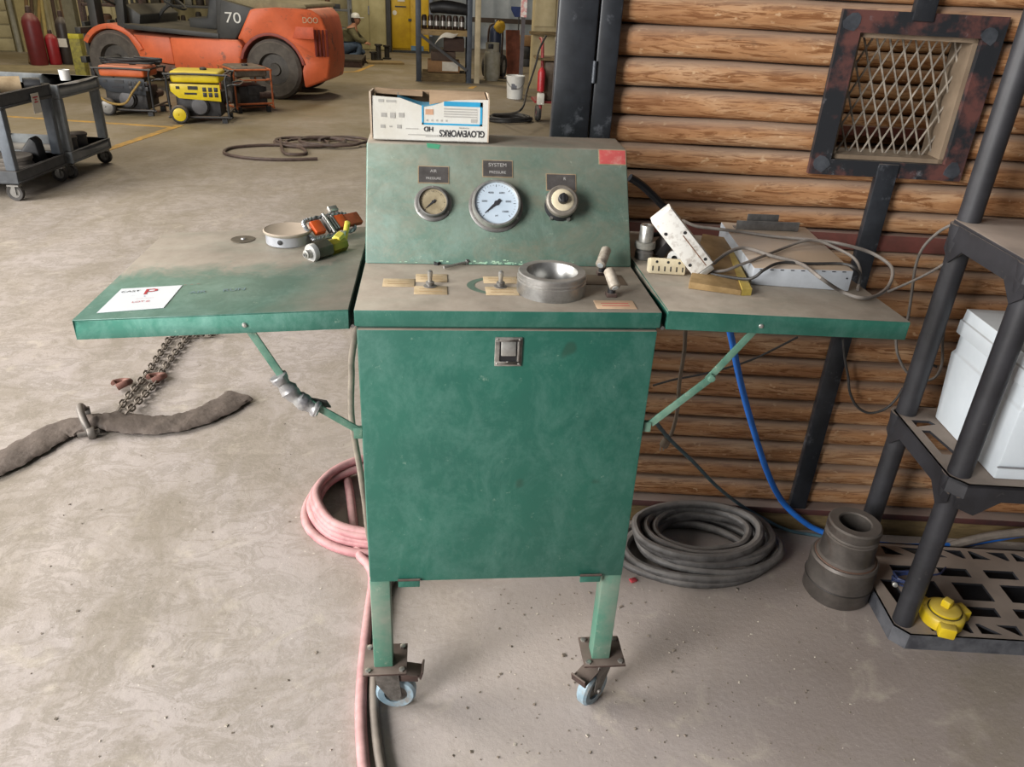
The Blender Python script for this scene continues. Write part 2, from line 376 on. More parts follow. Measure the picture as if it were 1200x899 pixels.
# window : frame, expanded metal, reveal
b = MB(); F0, F1, G0, G1 = -.192, .24, 1.262, 1.686
for a in ((F0, F1, G0, OP[2]), (F0, F1, OP[3], G1), (F0, OP[0], OP[2], OP[3]), (OP[1], F1, OP[2], OP[3])): wbox(b, a[0], a[1], -.030, -.012, a[2], a[3])
win = tag(b.build('window_1', FRAMEM, None), kind='structure')
for (s_, z_) in ((F0+.03, G0+.028), (F1-.03, G0+.028), (F0+.03, G1-.03), (F1-.04, G1-.045)):
    w_ = MB().prism([(.026*rng.uniform(.7, 1.1)*math.cos(R(36*k)), .024*rng.uniform(.7, 1.1)*math.sin(R(36*k))) for k in range(10)], ws(s_, -.0300, z_), WT, (0, 0, 1), .0012); w_.build('corner_weld', RUSTST, win)
b = MB(); t_ = .012
for a in ((OP[0], OP[0]+t_, OP[2], OP[3]), (OP[1]-t_, OP[1], OP[2], OP[3]), (OP[0], OP[1], OP[2], OP[2]+t_), (OP[0], OP[1], OP[3]-t_, OP[3])): wbox(b, a[0], a[1], -.011, .105, a[2], a[3])
b.build('reveal', M('reveal_dusty', '8c7a66', .7, 0, '71614f', 6), win)
b = MB(); nd = 9; wid = OP[1]-OP[0]-.004; ch = wid/nd; cvz = .0805; nz_ = 4
for r_ in range(nz_*2):
    for q in range(nd+1):
        zz = OP[2]+.004+r_*cvz/2; sa = OP[0]+.002+q*ch
        for dx in (-.5, .5):
            a0 = sa+(0 if r_ % 2 == 0 else ch*.5); a1 = a0+dx*ch
            if min(a0, a1) < OP[0]-.001 or max(a0, a1) > OP[1]+.001 or zz+cvz/2 > OP[3]: continue
            p0 = ws(a0, .05, zz); p1 = ws(a1, .05, zz+cvz/2); b.tube([p0, p1], .0028, 6, 1)
b.build('expanded_mesh', GALV, win)
# inside of the log building
b = MB(); wbox(b, S0, S1, 2.45, 2.5, .1, 2.7); wi = tag(b.build('wall_inner', M('dark_backing', '2e2118'), None), kind='structure')
z0 = .55
while z0 < 2.2: log_piece(-.3, 1.3, z0, z0+.083, .034, wi, d=2.45); z0 += .083
b = MB(); wbox(b, .13, .19, 2.33, 2.41, .1, 2.7); b.build('upright', REDPR, wi)
b = MB(); wbox(b, -.3, 1.3, 2.36, 2.415, 1.02, 1.07); b.build('steel_rail', REDPR, wi)
b = MB(); wbox(b, S0, S0+.06, .10, 2.5, .1, 2.7); tag(b.build('wall_left', M('dark_backing', '2e2118'), None), kind='structure')
b = MB(); wbox(b, S1-.06, S1, .10, 2.5, .1, 2.7); tag(b.build('wall_right', M('dark_backing', '2e2118'), None), kind='structure')
# black steel column and door jamb at the end of the log wall
b = MB(); wbox(b, -.935, -.829, -.045, .07, 0, 2.9)
sc = thing('steel_column', 'wide black steel column with pale scuffs beside the log wall', 'column', ws(-.885, 0, 0), WA)
b.build('tube', BLACKST, sc, bevel=.007)
b = MB(); wbox(b, -.96, -.80, -.06, .09, 0, .012); b.build('foot_plate', BLACKST, sc)
b = MB(); wbox(b, -.825, -.766, -.04, .06, .012, 2.9)
dj = thing('door_jamb', 'narrow black steel upright between the wide column and the log ends', 'post', ws(-.795, 0, 0), WA)
b.build('tube', BLACKST, dj, bevel=.006)
b = MB(); b.cyl(ws(-.827, -.043, 1.475), ws(-.827, -.043, 1.53), .006, n=10); b.build('hinge_weld', RUSTST, dj)

# the far hall : siding, doors
def siding(name, a, b_, h, mat, pitch=.3, rib=.03):
    a = Vector(a); b_ = Vector(b_); d = b_-a; ln = d.length; t = d/ln; n = Vector((-t.y, t.x, 0))   # room side is -n
    pts = []; q = 0
    while q < ln:
        pts += [(q, 0), (q+pitch*.6, 0), (q+pitch*.7, -rib), (q+pitch*.9, -rib)]; q += pitch
    pts.append((ln, 0)); poly = [p for p in pts if p[0] <= ln]+[(ln, .06), (0, .06)]
    m_ = MB().prism([(x, y) for x, y in poly], a, t, n, h)
    return tag(m_.build(name, mat, None), kind='structure')
siding('wall_far', (-9.5, 21.6, 0), (-.3, 21.6, 0), 4.5, CREAM, .4)
siding('wall_far_right', (-.2, 22.6, 0), (7.5, 22.6, 0), 4.5, BLUSID, .45)
siding('wall_west', (-12.6, -6.9, 0), (-12.6, 15.2, 0), 4.5, CREAM, .4)
siding('wall_side', (-12.5, 15.3, .0), (-6.0, 17.6, .0), 4.5, CREAM, .25)

# ---------------------------------------------------------------- green test console
DUSTC = 'a3937f'
def console_green(name, dustn, worn, wiped=False, stain=0.0):
    mt, N, L, b = nodes_mat(name); P = N.new('ShaderNodeNewGeometry').outputs['Position']
    c = ramp(N, L, noise(N, L, P, 3.5, 6, .65), [(.3, '0a4f42'), (.7, '105c4b')])
    c = mixn(N, L, ramp(N, L, noise(N, L, P, 10, 9, .8, .3, (1, 1, .7)), [(.45, worn*.25), (.68, worn)]), c, '6d9389')
    if stain: c = mixn(N, L, ramp(N, L, noise(N, L, P, 8, 9, .8, .8, (1, 1.4, 1.4)), [(.46, 0.), (.66, stain)]), c, '7b735f')
    c = mixn(N, L, ramp(N, L, noise(N, L, P, 34, 6, .8), [(.63, 0.), (.72, worn*.9)]), c, 'a9bba8')
    c = mixn(N, L, ramp(N, L, noise(N, L, P, 12, 2, .4), [(.74, 0.), (.79, .7)]), c, '2c4a3d')
    ge = N.new('ShaderNodeNewGeometry'); sp = N.new('ShaderNodeSeparateXYZ'); L.new(ge.outputs['Normal'], sp.inputs[0])
    mr = N.new('ShaderNodeMapRange'); mr.inputs[1].default_value = .3; mr.inputs[2].default_value = .95; mr.inputs[3].default_value = 0; mr.inputs[4].default_value = 1; L.new(sp.outputs[2], mr.inputs[0])
    n2 = ramp(N, L, noise(N, L, P, 5, 8, .7, .8, (1, 1.6, 1)), [(.3, dustn[0]), (.55, dustn[1])])
    mu = N.new('ShaderNodeMath'); mu.operation = 'MULTIPLY'; L.new(mr.outputs[0], mu.inputs[0]); L.new(n2, mu.inputs[1])
    if wiped:      # the dust has been wiped off a broad band by the sticker
        s2 = N.new('ShaderNodeSeparateXYZ'); L.new(P, s2.inputs[0])
        jj = N.new('ShaderNodeMath'); jj.operation = 'MULTIPLY_ADD'; L.new(noise(N, L, P, 9, 8, .78, 1.6), jj.inputs[0]); jj.inputs[1].default_value = .30; L.new(s2.outputs[1], jj.inputs[2])
        wy = ramp(N, L, jj.outputs[0], [(.36, .16), (.46, 1.)])
        kk = N.new('ShaderNodeMath'); kk.operation = 'MULTIPLY_ADD'; L.new(noise(N, L, P, 4, 5, .6), kk.inputs[0]); kk.inputs[1].default_value = .3; L.new(s2.outputs[0], kk.inputs[2])
        k2 = N.new('ShaderNodeMath'); k2.operation = 'ADD'; L.new(kk.outputs[0], k2.inputs[0]); k2.inputs[1].default_value = 1.0
        wx = ramp(N, L, k2.outputs[0], [(.62, 0.), (.82, .9)])
        mxx = N.new('ShaderNodeMath'); mxx.operation = 'MAXIMUM'; L.new(wy, mxx.inputs[0]); L.new(wx, mxx.inputs[1])
        m9 = N.new('ShaderNodeMath'); m9.operation = 'MULTIPLY'; L.new(mu.outputs[0], m9.inputs[0]); L.new(mxx.outputs[0], m9.inputs[1]); mu = m9
    dc = ramp(N, L, noise(N, L, P, 9, 6, .7), [(.3, '877c6f'), (.7, 'a3998b')])
    c = mixn(N, L, mu.outputs[0], c, dc); L.new(c, b.inputs['Base Color'])
    r = N.new('ShaderNodeMath'); r.operation = 'MULTIPLY_ADD'; L.new(mu.outputs[0], r.inputs[0]); r.inputs[1].default_value = .3; r.inputs[2].default_value = .42; L.new(r.outputs[0], b.inputs['Roughness'])
    return mt
GREEN = console_green('green_enamel', (.85, 1.), .38)
GREENP = console_green('green_enamel_dusty_panel', (.55, 1.), .85, stain=.5)
GREENW = console_green('green_enamel_wiped_wing', (.75, 1.), .6, wiped=True)
GREENS = console_green('green_enamel_scuffed', (.2, .5), 1.0)
STEEL = M('machined_steel', 'b4b4b2', .32, .85, '8d8c8a', 20, dust=.35, dustcol=DUSTC)
STEELD = M('dull_steel', '8b8a88', .42, .7, '666462', 18, dust=.3)
ZINC = M('zinc_hardware', 'c2c0ba', .35, .7, '918f8a', 40)
RUST = M('rusty_brown_steel', '57453f', .65, .3, '3e302c', 25, dust=.35)
BLK = M('black_plastic', '1c1c1e', .5, 0, '2a2a2c', 12)
BLKD = M('black_plastic_dusty', '232326', .5, 0, '303034', 10, dust=.95, dustcol='94867a', wear=(20, .62, .8), wearcol='6d6a66')
WHT = M('white_plastic', 'd8d8d4', .4, 0, 'c6c6c2', 5)
CRM = M('cream_plastic', 'd6cbb0', .5, 0, 'bdb092', 20)
TAN = M('tan_tape', 'c9b391', .7, 0, 'ad9775', 25)
REDL = M('faded_red_label', 'bf5552', .6, 0, 'aa4a48', 15, wear=(30, .5, .7), wearcol='b5857a')
INK = M('dark_ink', '2a2a30', .7); INKR = M('red_ink', 'c62a38', .6); INKB = M('blue_ink', '2aa0cf', .6); INKW = M('white_ink', 'd9d9d4', .7); INKF = M('faded_white_ink', 'b9b6b2', .7)
PLATE = M('dark_nameplate', '534f4d', .5, 0, '403c3a', 30)
GLASSY = M('gauge_face', 'c9d6e2', .25, 0, 'b9c9d8', 6, coat=.6)
GLASSO = M('yellowed_gauge_face', 'b3a68a', .35, 0, '8f8268', 30, coat=.4)

con = thing('test_console', 'green sheet-metal test console on casters with two gauges and fold-out wings', 'console', (0, .28, 0))
b = MB(); hw = .303
b.bb((-hw, .010, .447), (hw, .56, 1.0965)); b.build('body', GREEN, con, bevel=.004)
b = MB(); b.bb((-hw-.002, -.004, 1.099), (hw+.002, .56, 1.134)); b.build('worktop', GREEN, con, bevel=.003)
# sloped instrument housing
b = MB(); b.prism([(.268, 1.1345), (.435, 1.368), (.56, 1.372), (.56, 1.1345)], (-hw-.001, 0, 0), (0, 1, 0), (0, 0, 1), 2*hw+.002)
b.build('instrument_housing', GREENP, con, bevel=.004)
# door
b = MB(); b.bb((-hw+.003, -.006, .450), (hw-.003, .008, 1.0935)); door = b.build('door', GREEN, con, bevel=.003)
lt = MB(); x0, x1, z0, z1 = -.029, .025, 1.016, 1.080
lt.bb((x0, -.0095, z0), (x1, -.0061, z0+.010)).bb((x0, -.0095, z1-.009), (x1, -.0061, z1)).bb((x0, -.0095, z0+.010), (x0+.009, -.0061, z1-.009)).bb((x1-.009, -.0095, z0+.010), (x1, -.0061, z1-.009))
latch = lt.build('latch', ZINC, door, bevel=.0008)
MB().bb((x0+.008, -.0072, z0+.009), (x1-.008, -.0062, z1-.008)).build('latch_recess', BLK, door)
MB().box(((x0+x1)/2, -.0085, 1.055), (.030, .006, .030), Matrix.Rotation(R(-12), 3, 'X')).build('latch_paddle', ZINC, door, bevel=.0015)
for xx in (x0+.005, x1-.005):
    for zz in (z0+.005, z1-.005): MB().lathe([(.0028, 0), (.002, .0012), (.0003, .0016)], (xx, -.0095, zz), (0, -1, 0), 10).build('latch_rivet', ZINC, door)
for xa in (-.210, .2215):
    h_ = MB().bb((xa-.025, -.012, .437), (xa+.025, -.0062, .459)); hh = h_.build('hinge', GREEN, door, bevel=.0015)
    MB().cyl((xa-.026, -.011, .4585), (xa+.026, -.011, .4585), .003, n=8).build('hinge_pin', RUST, door)
# legs and casters
WHEELB = M('blue_grey_rubber', '9fb4c0', .5, 0, '6f8490', 12, wear=(25, .5, .65), wearcol='8a8680'); HUB = M('caster_grey', '8b8680', .5, .5, '5c5752', 30)
def caster(x, y, face, brake):
    top = .158
    cs = MB().box((x, y, top+.003), (.108, .100, .006), Matrix.Rotation(0, 3, 'Z')).build('caster', RUST, con, bevel=.001)
    for dx in (-.042, .042):
        for dy in (-.038, .038): MB().lathe([(.0075, 0), (.0075, .005), (.003, .006)], (x+dx, y+dy, top+.006), (0, 0, 1), 6).build('bolt', ZINC, cs)
    rot = Matrix.Rotation(face, 3, 'Z'); ctr = Vector((x, y, 0)); ax = rot @ Vector((1, 0, 0)); sd = rot @ Vector((0, 1, 0))
    wc = ctr+ax*.024+Vector((0, 0, .052))
    MB().cyl((x, y, .146), (x, y, .158), .03, n=20).build('swivel_race', HUB, cs)
    f = MB()
    for s_ in (-1, 1):
        o_ = sd*s_*.022
        f.prism([(-.026, .146), (.034, .146), (.040, .06), (.030, .040), (.012, .044), (-.022, .10)], ctr+o_-sd*.0015, ax, (0, 0, 1), .003)
    f.box(ctr+Vector((0, 0, .1445))+ax*.003, (.062, .046, .003), rot); f.build('fork', HUB, cs)
    MB().lathe([(.030, -.015), (.046, -.016), (.052, -.010), (.052, .010), (.046, .016), (.030, .015)], wc, sd, 28, closed=True).build('tyre', WHEELB, cs)
    w_ = MB().lathe([(.0295, -.010), (.0295, .010)], wc, sd, 24); w_.cyl(wc-sd*.027, wc+sd*.027, .007, n=10); w_.build('wheel_hub', HUB, cs)
    MB().ring(wc, sd, .0405, .0168, 28, 4, 1.0)
    if brake:
        p = MB(); q = ctr+ax*.058
        p.box(q+Vector((0, 0, .128)), (.062, .045, .004), rot @ Matrix.Rotation(R(10), 3, 'Y'))
        p.box(q+ax*.034+Vector((0, 0, .128)), (.005, .045, .026), rot @ Matrix.Rotation(R(14), 3, 'Y'))
        p.box(q+Vector((0, 0, .118))-sd*.021, (.05, .003, .02), rot); p.build('brake_pedal', RUST, cs, bevel=.001)
for (lx, ly, fa, br) in ((-.2785, .0225, R(-4), True), (.2775, .0225, R(-138), True), (-.2785, .53, R(20), False), (.2785, .53, R(60), False)):
    MB().bb((lx-.0235, ly-.0225, .164), (lx+.0235, ly+.0225, .447)).build('leg', M('dusty_leg_paint', '4f7f6c', .55, 0, '7f8a7c', 7, 7, (.35, .6), wear=(30, .6, .72), wearcol='9aa392'), con, bevel=.003)
    caster(lx+(.004 if lx < 0 else .008), ly+.005, fa, br)
# fold-out wings : shell of top sheet and aprons
def wing(x0, z0, x1, z1, mat, th=.041):
    b = MB()
    def q(x, y, dz): t = (x-x0)/(x1-x0); return Vector((x, y, z0+(z1-z0)*t+dz))
    def slab(xa, xb, ya, yb, da, db):
        b.add([q(x, y, d) for x in (xa, xb) for y in (ya, yb) for d in (da, db)], [(0,1,3,2), (4,6,7,5), (0,4,5,1), (2,3,7,6), (0,2,6,4), (1,5,7,3)])
    s = 1 if x1 > x0 else -1
    slab(x0, x1, -.004, .557, -.003, 0)
    slab(x0, x1, -.004, -.001, -th, -.003); slab(x0, x1, .554, .557, -th, -.003)
    slab(x0, x0+s*.003, -.001, .554, -th, -.003); slab(x1-s*.003, x1, -.001, .554, -th, -.003)
    o = b.build('wing', mat, con, bevel=.0012)
    return o, q
wl_o, LQ = wing(-.315, 1.135, -.825, 1.109, GREENW)
wr_o, RQ = wing(.317, 1.138, .838, 1.117, GREEN)
for xx, q in ((-.512, LQ), (.516, RQ)): MB().lathe([(.0055, 0), (.004, .003), (.0005, .004)], q(xx, -.004, -.024), (0, -1, 0), 10).build('rivet', ZINC, con)
for xx in (-.309, .311): MB().cyl((xx, .0, 1.098), (xx, .55, 1.098), .004, n=8).build('hinge_rod', STEELD, con)
# folding braces
def bar(b, p, q, wdt, th):
    p = Vector(p); q = Vector(q); d = (q-p).normalized(); n = Vector((0, 1, 0)); e = d.cross(n).normalized()
    rot = Matrix((d, n, e)).transposed(); b.box((p+q)/2, ((q-p).length, th, wdt), rot)
GREENB = M('brace_green', '6f8f7d', .45, 0, '447060', 20, wear=(40, .6, .7), wearcol='b9b9a4')
b = MB(); bar(b, (-.515, .012, 1.098), (-.437, .012, .945), .016, .004); bb_ = b.build('brace', GREENB, con, bevel=.001)
b = MB(); bar(b, (-.445, .007, .952), (-.306, .007, .855), .016, .004); b.build('brace_link', GREENB, bb_, bevel=.001)
b = MB(); pts = [(-.464, .01, .985), (-.450, .01, .960), (-.430, .01, .935), (-.404, .01, .915), (-.388, .01, .905)]
b.tube(pts, lambda t: .0165+.0022*math.sin(t*23)+.001*math.sin(t*61), 12, 6); b.jitter(.0012)
tag(b.build('tape_wrap', M('silver_duct_tape', 'a9a8a6', .4, .3, '77757a', 45), bb_), 'crumpled silver duct tape wrapped on the brace joint')
b = MB().add([(-.425, .004, .940), (-.372, .018, .920), (-.366, .03, .899), (-.40, .01, .912), (-.425, .006, .942), (-.372, .02, .9225), (-.366, .032, .9015), (-.40, .012, .9145)], [(3,2,1,0), (4,5,6,7), (0,1,5,4), (1,2,6,5), (2,3,7,6), (3,0,4,7)]); b.build('tape_flap', M('tape_dark', '4a4744', .5), bb_)
MB().box((-.310, .008, .852), (.018, .012, .026)).build('brace_foot', GREENB, bb_, bevel=.001)
b = MB(); bar(b, (.520, .012, 1.102), (.430, .012, .974), .016, .004); bb_ = b.build('brace', GREENB, con, bevel=.001)
b = MB(); bar(b, (.440, .007, .985), (.318, .007, .868), .017, .004); b.build('brace_link', GREENB, bb_, bevel=.001)
MB().lathe([(.009, 0), (.007, .004), (.001, .005)], (.436, .005, .980), (0, -1, 0), 12).build('brace_pivot', GREENB, bb_)
MB().box((.311, .008, .862), (.016, .012, .024)).build('brace_foot', GREENB, bb_, bevel=.001)

# ---- instruments on the sloped face
PP = Vector((0, .268, 1.1345)); PU = Vector((0, .167, .2335)).normalized(); PNn = Vector((0, -.2335, .167)).normalized(); PX = Vector((1, 0, 0))
def pan(u, v): return pn(u, v, PP, PNn)
def gauge(u, v, rf, rb, prot, face, needle_deg, big):
    c = pan(u, v)
    g = MB().lathe([(rf, .0), (rf, .003), (rf*.93, .005), (rb+.001, .005)], c, PNn, 36).build('gauge', STEELD, con)
    MB().lathe([(rb, .004), (rb, prot-.004), (rb*.98, prot), (rb*.91, prot+.0005), (rb*.89, prot-.005), (rb*.89, .006)], c, PNn, 36, closed=True).build('bezel', ZINC if big else STEELD, g)
    MB().lathe([(rb*.9, prot-.008), (rb*.9, prot-.006)], c, PNn, 36).build('dial', face, g)
    t = MB(); fz = prot-.0058
    for k in range(31):
        a = R(225-270*k/30); d = PX*math.cos(a)+PU*math.sin(a); ln = .10 if k % 5 == 0 else .05
        t.box(c+PNn*fz+d*rb*(.80-ln/2), (rb*ln, .0007 if k % 5 else .0012, .0003), Matrix((d, PNn.cross(d), PNn)).transposed())
    t.build('dial_marks', INK, g)
    a = R(needle_deg); d = PX*math.cos(a)+PU*math.sin(a); e = PNn.cross(d); n_ = MB()
    n_.add([c+PNn*(fz+.001)+d*rb*x+e*rb*y for x, y in ((-.22, -.07), (.18, -.05), (.66, -.006), (.66, .006), (.18, .05), (-.22, .07))]+[c+PNn*(fz+.002)+d*rb*x+e*rb*y for x, y in ((-.22, -.07), (.18, -.05), (.66, -.006), (.66, .006), (.18, .05), (-.22, .07))],
           [(5,4,3,2,1,0), (6,7,8,9,10,11)]+[(i, (i+1) % 6, 6+(i+1) % 6, 6+i) for i in range(6)])
    n_.cyl(c+PNn*fz, c+PNn*(fz+.003), rb*.1, n=12); n_.build('needle', INK, g)
    for k in range(3):
        aa = R(90+120*k); d = PX*math.cos(aa)+PU*math.sin(aa); MB().lathe([(.0032, 0), (.002, .002), (.0003, .0024)], c+d*(rf*.9)+PNn*.004, PNn, 8).build('screw', ZINC, g)
    if big:
        text('psi', INK, c+PNn*fz-PU*rb*.52, PX, PU, .006, g, 'dial_text')
        for k, s_ in enumerate(('0', '2000', '4000', '6000', '8000', '10000')):
            aa = R(225-54*k); d = PX*math.cos(aa)+PU*math.sin(aa); text(s_, INK, c+PNn*fz+d*rb*.5, PX, PU, .0065, g, 'dial_text')
    return g
gauge(507.5, 239, .0425, .0345, .017, GLASSO, 222, False)
gauge(581, 242, .0625, .0555, .026, GLASSY, 222, True)
# regulator knob
c = pan(656, 242)
rg = MB().lathe([(.036, 0), (.036, .006), (.033, .010), (.031, .030), (.030, .034)], c, PNn, 30).build('regulator', BLKD, con)
MB().lathe([(.033, .022), (.0365, .026), (.0365, .038), (.033, .041), (.022, .041)], c, PNn, 40).build('regulator_ring', M('worn_ring', '8d867c', .5, .3, '6d665d', 30), rg)
MB().lathe([(.026, .0412), (.024, .0428), (.013, .043)], c, PNn, 30).build('regulator_dial', CRM, rg)
MB().lathe([(.0115, .043), (.0115, .054), (.009, .056)], c, PNn, 16).box(c+PNn*.052, (.006, .022, .010), Matrix((PX, PU, PNn)).transposed()).build('regulator_knob', BLK, rg, bevel=.0008)
for aa in (140, 235, 300): MB().cyl(c+(PX*math.cos(R(aa))+PU*math.sin(R(aa)))*.037, c+(PX*math.cos(R(aa))+PU*math.sin(R(aa)))*.037+PNn*.008, .0042, n=10).build('screw', ZINC, rg)
def plate(u, v, wd, ht, mat, lines, ink, name='nameplate', rim=True):
    c = pan(u, v); m3 = Matrix((PX, PU, PNn)).transposed()
    o = MB().box(c+PNn*.0006, (wd, ht, .0012), m3).build(name, M('plate_rim', 'a08c72', .6, 0, '857359', 30) if rim else mat, con)
    if rim: MB().box(c+PNn*.0013, (wd-.004, ht-.004, .0006), m3).build('plate_face', mat, o)
    for i, (s_, h_) in enumerate(lines): text(s_, ink, c+PNn*.00165+PU*(ht*.2-i*ht*.42), PX, PU, h_, o)
    return o
plate(508, 205, .071, .042, PLATE, [('AIR', .010), ('PRESSURE', .008)], INKF)
plate(583, 198, .071, .042, PLATE, [('SYSTEM', .0125), ('PRESSURE', .009)], INKF)
plate(657.5, 214, .071, .042, PLATE, [('      R', .010)], INKF)
plate(717.5, 184.5, .066, .038, REDL, [], INKW, 'red_label')
# chipped bright patch
# ---- worktop fittings
ZT = 1.1342
def flat_label(u0, v0, u1, v1, name, mat, z=ZT, ink=None):
    a = fl(u0, v1, z); c_ = fl(u1, v0, z); o = MB().bb((a.x, a.y, z), (c_.x, c_.y, z+.0012)).build(name, mat, con, bevel=.0003)
    if ink:
        for k in range(2): MB().bb((a.x+(c_.x-a.x)*.15, a.y+(c_.y-a.y)*(.3+.3*k), z+.0012), (a.x+(c_.x-a.x)*.85, a.y+(c_.y-a.y)*(.36+.3*k), z+.0014)).build('print_line', ink, o)
    return o
TANI = M('tan_faded_ink', 'b0936a', .7)
flat_label(448, 327.5, 486, 336, 'label_strip', TAN, ink=TANI); flat_label(487, 322, 524, 330.5, 'label_strip', TAN, ink=TANI); flat_label(485, 336, 524, 345, 'label_strip', TAN, ink=TANI)
flat_label(567, 325, 605, 332, 'label_strip', TAN, ink=TANI); flat_label(570, 337, 606, 346, 'label_strip', TAN, ink=TANI)
flat_label(700, 353, 741, 362, 'label_strip', M('pink_label', 'd8b796', .7), ink=INKR); flat_label(687, 323, 728, 334, 'label_strip', M('brown_label', '6b5b4a', .7))
for (u, v) in ((504, 336), (586.5, 336.5)):
    p = fl(u, v, ZT)
    s_ = MB().lathe([(.0045, 0), (.0045, .022), (.0055, .024), (.0055, .034), (.003, .036)], p, (0, 0, 1), 12).build('valve_stem', ZINC, con)
    MB().lathe([(.014, 0), (.014, .002), (.006, .003), (.006, .006), (.009, .006), (.009, .011), (.004, .012)], p, (0, 0, 1), 14).build('washer_nut', STEELD, s_)
def lever(u, v, p0, p1, r):
    p = fl(u, v, ZT); p0 = p+Vector(p0); p1 = p+Vector(p1)
    s_ = MB().cyl(p, p+Vector((0, 0, .022)), .008, n=10); s_.tube([p+Vector((0, 0, .02)), (p0*.3+p*.7)+Vector((0, 0, .012)), p0+(p1-p0)*.4], .004, 8)
    s_ = s_.build('valve_lever', BLK, con); MB().box(p+Vector((0, 0, .004)), (.022, .02, .008)).build('valve_foot', RUST, s_, bevel=.001)
    d = (p1-p0); L_ = d.length
    MB().lathe([(r*.6, 0), (r, .002), (r, L_-.003), (r*.8, L_)], p0, d, 18).build('lever_sleeve', M('worn_white_sleeve', 'b8b0a2', .45, 0, '857a6c', 30, wear=(25, .55, .65), wearcol='6a6058'), s_)
    MB().lathe([(r*.62, 0), (r*.62, .001)], p0-d.normalized()*.0008, d, 14).build('sleeve_end', M('sleeve_end_white', 'ccd2d2', .4), s_)
lever(705, 322, (-.008, -.012, .026), (.012, .030, .050), .0115)
lever(716, 347, (.004, -.012, .022), (-.006, .022, .050), .0115)
# bright chips of bare paint along the fold
PCHIP = M('mint_primer_chip', '8fc3a4', .6, 0, 'b9c9b2', 40)
b = MB()
for k in range(60):
    x = rng.choice((rng.uniform(-.08, .05), rng.uniform(-.02, .12), rng.uniform(-.25, .2))); h_ = abs(rng.gauss(0, .004)); c = PP+PX*x+PU*(.003+h_)+PNn*.0004
    b.box(c, (rng.uniform(.002, .008), rng.uniform(.001, .003), .0006), Matrix((PX, PU, PNn)).transposed())
b.build('paint_chips', PCHIP, con)['kind'] = 'stuff'
c = pan(508, 170.5); MB().prism([(-.014, -.006), (.012, -.009), (.016, .002), (.002, .004), (-.016, .005)], c+PNn*.0002, PX, PU, .0004).build('paint_chip', M('bright_green_chip', '4da37c', .6), con)
# clean green ring wiped in the dust around the second stem
b = MB(); cc = fl(590, 335, ZT); n_ = 40; vv = []
for i in range(n_+1):
    a = R(95+i*(190)/n_)
    for rr in (.062, .078): vv.append(cc+Vector((rr*math.cos(a)*1.0, rr*.72*math.sin(a), .0003)))
b.add(vv, [(2*i, 2*i+1, 2*i+3, 2*i+2) for i in range(n_)]); b.build('wiped_ring', M('wiped_green', '52695c', .5, 0, '677868', 30), con)
# auction sticker on the left wing
b = MB(); pts = []
c0, c1, c2, c3 = [fl(u, v, 1.1145) for (u, v) in ((113, 365), (192, 362.5), (214, 336), (142, 337))]
zz = lambda p: LQ(p.x, p.y, .0004)
b.add([zz(p) for p in (c0, c1, c2, c3)]+[zz(p)+Vector((0, 0, .0006)) for p in (c0, c1, c2, c3)], [(3,2,1,0), (4,5,6,7), (0,1,5,4), (1,2,6,5), (2,3,7,6), (3,0,4,7)])
st = b.build('sticker', M('sticker_white', 'dfe3e6', .5, 0, 'd6dade', 5), wl_o); tag(st, 'white square auction sticker with a red letter P')
ex = (zz(c1)-zz(c0)).normalized(); ey = (zz(c3)-zz(c0)); ey = (ey-ex*ey.dot(ex)).normalized()
def stx(s_, mat, u, v, h_, sx=1.0): text(s_, mat, zz(fl(u, v, 1.1145))+Vector((0, 0, .0009)), ex, ey, h_, st, sx=sx)
stx('P', INKR, 176, 342.5, .044, 1.25); stx('CAST', INK, 153, 341, .0125, 1.2); stx('. . . .', INK, 157, 346, .006); stx('------ --------', INKR, 170, 350, .007); stx('LOT #', INKR, 165, 354, .011, 1.1); stx('.', M('blue_spot', '2b3fa0'), 170, 346.5, .02)
WBL = M('faded_blue_marker', '708890', .6); 
for s_, u, v, mt in (('AIR', 232, 344, WBL), ('RUN', 275, 343, WBL), ('- - -', 225, 334, M('faded_red_marker', '96685e', .6))):
    text(s_, mt, zz(fl(u, v, 1.117))+Vector((0, 0, .0006)), ex, ey, .020, wl_o, 'marker_writing', sx=1.1)

# ---------------------------------------------------------------- things on the console
def plate_holes(outer, holes, thick, name='p'):
    """flat plate with real holes, as a mesh in its own xy plane, top at z=0"""
    cu = bpy.data.curves.new(name, 'CURVE'); cu.dimensions = '2D'; cu.fill_mode = 'BOTH'; cu.extrude = thick/2
    for poly in [outer]+holes:
        sp = cu.splines.new('POLY'); sp.points.add(len(poly)-1); sp.use_cyclic_u = True
        for p, q in zip(sp.points, poly): p.co = (q[0], q[1], 0, 1)
    ob = bpy.data.objects.new(name, cu); COL.objects.link(ob)
    dg = bpy.context.evaluated_depsgraph_get(); me = bpy.data.meshes.new_from_object(ob.evaluated_get(dg))
    vs_ = [v.co.copy() for v in me.vertices]; fs = [tuple(p.vertices) for p in me.polygons]
    bpy.data.objects.remove(ob, do_unlink=True); bpy.data.meshes.remove(me)
    return [v-Vector((0, 0, thick/2)) for v in vs_], fs

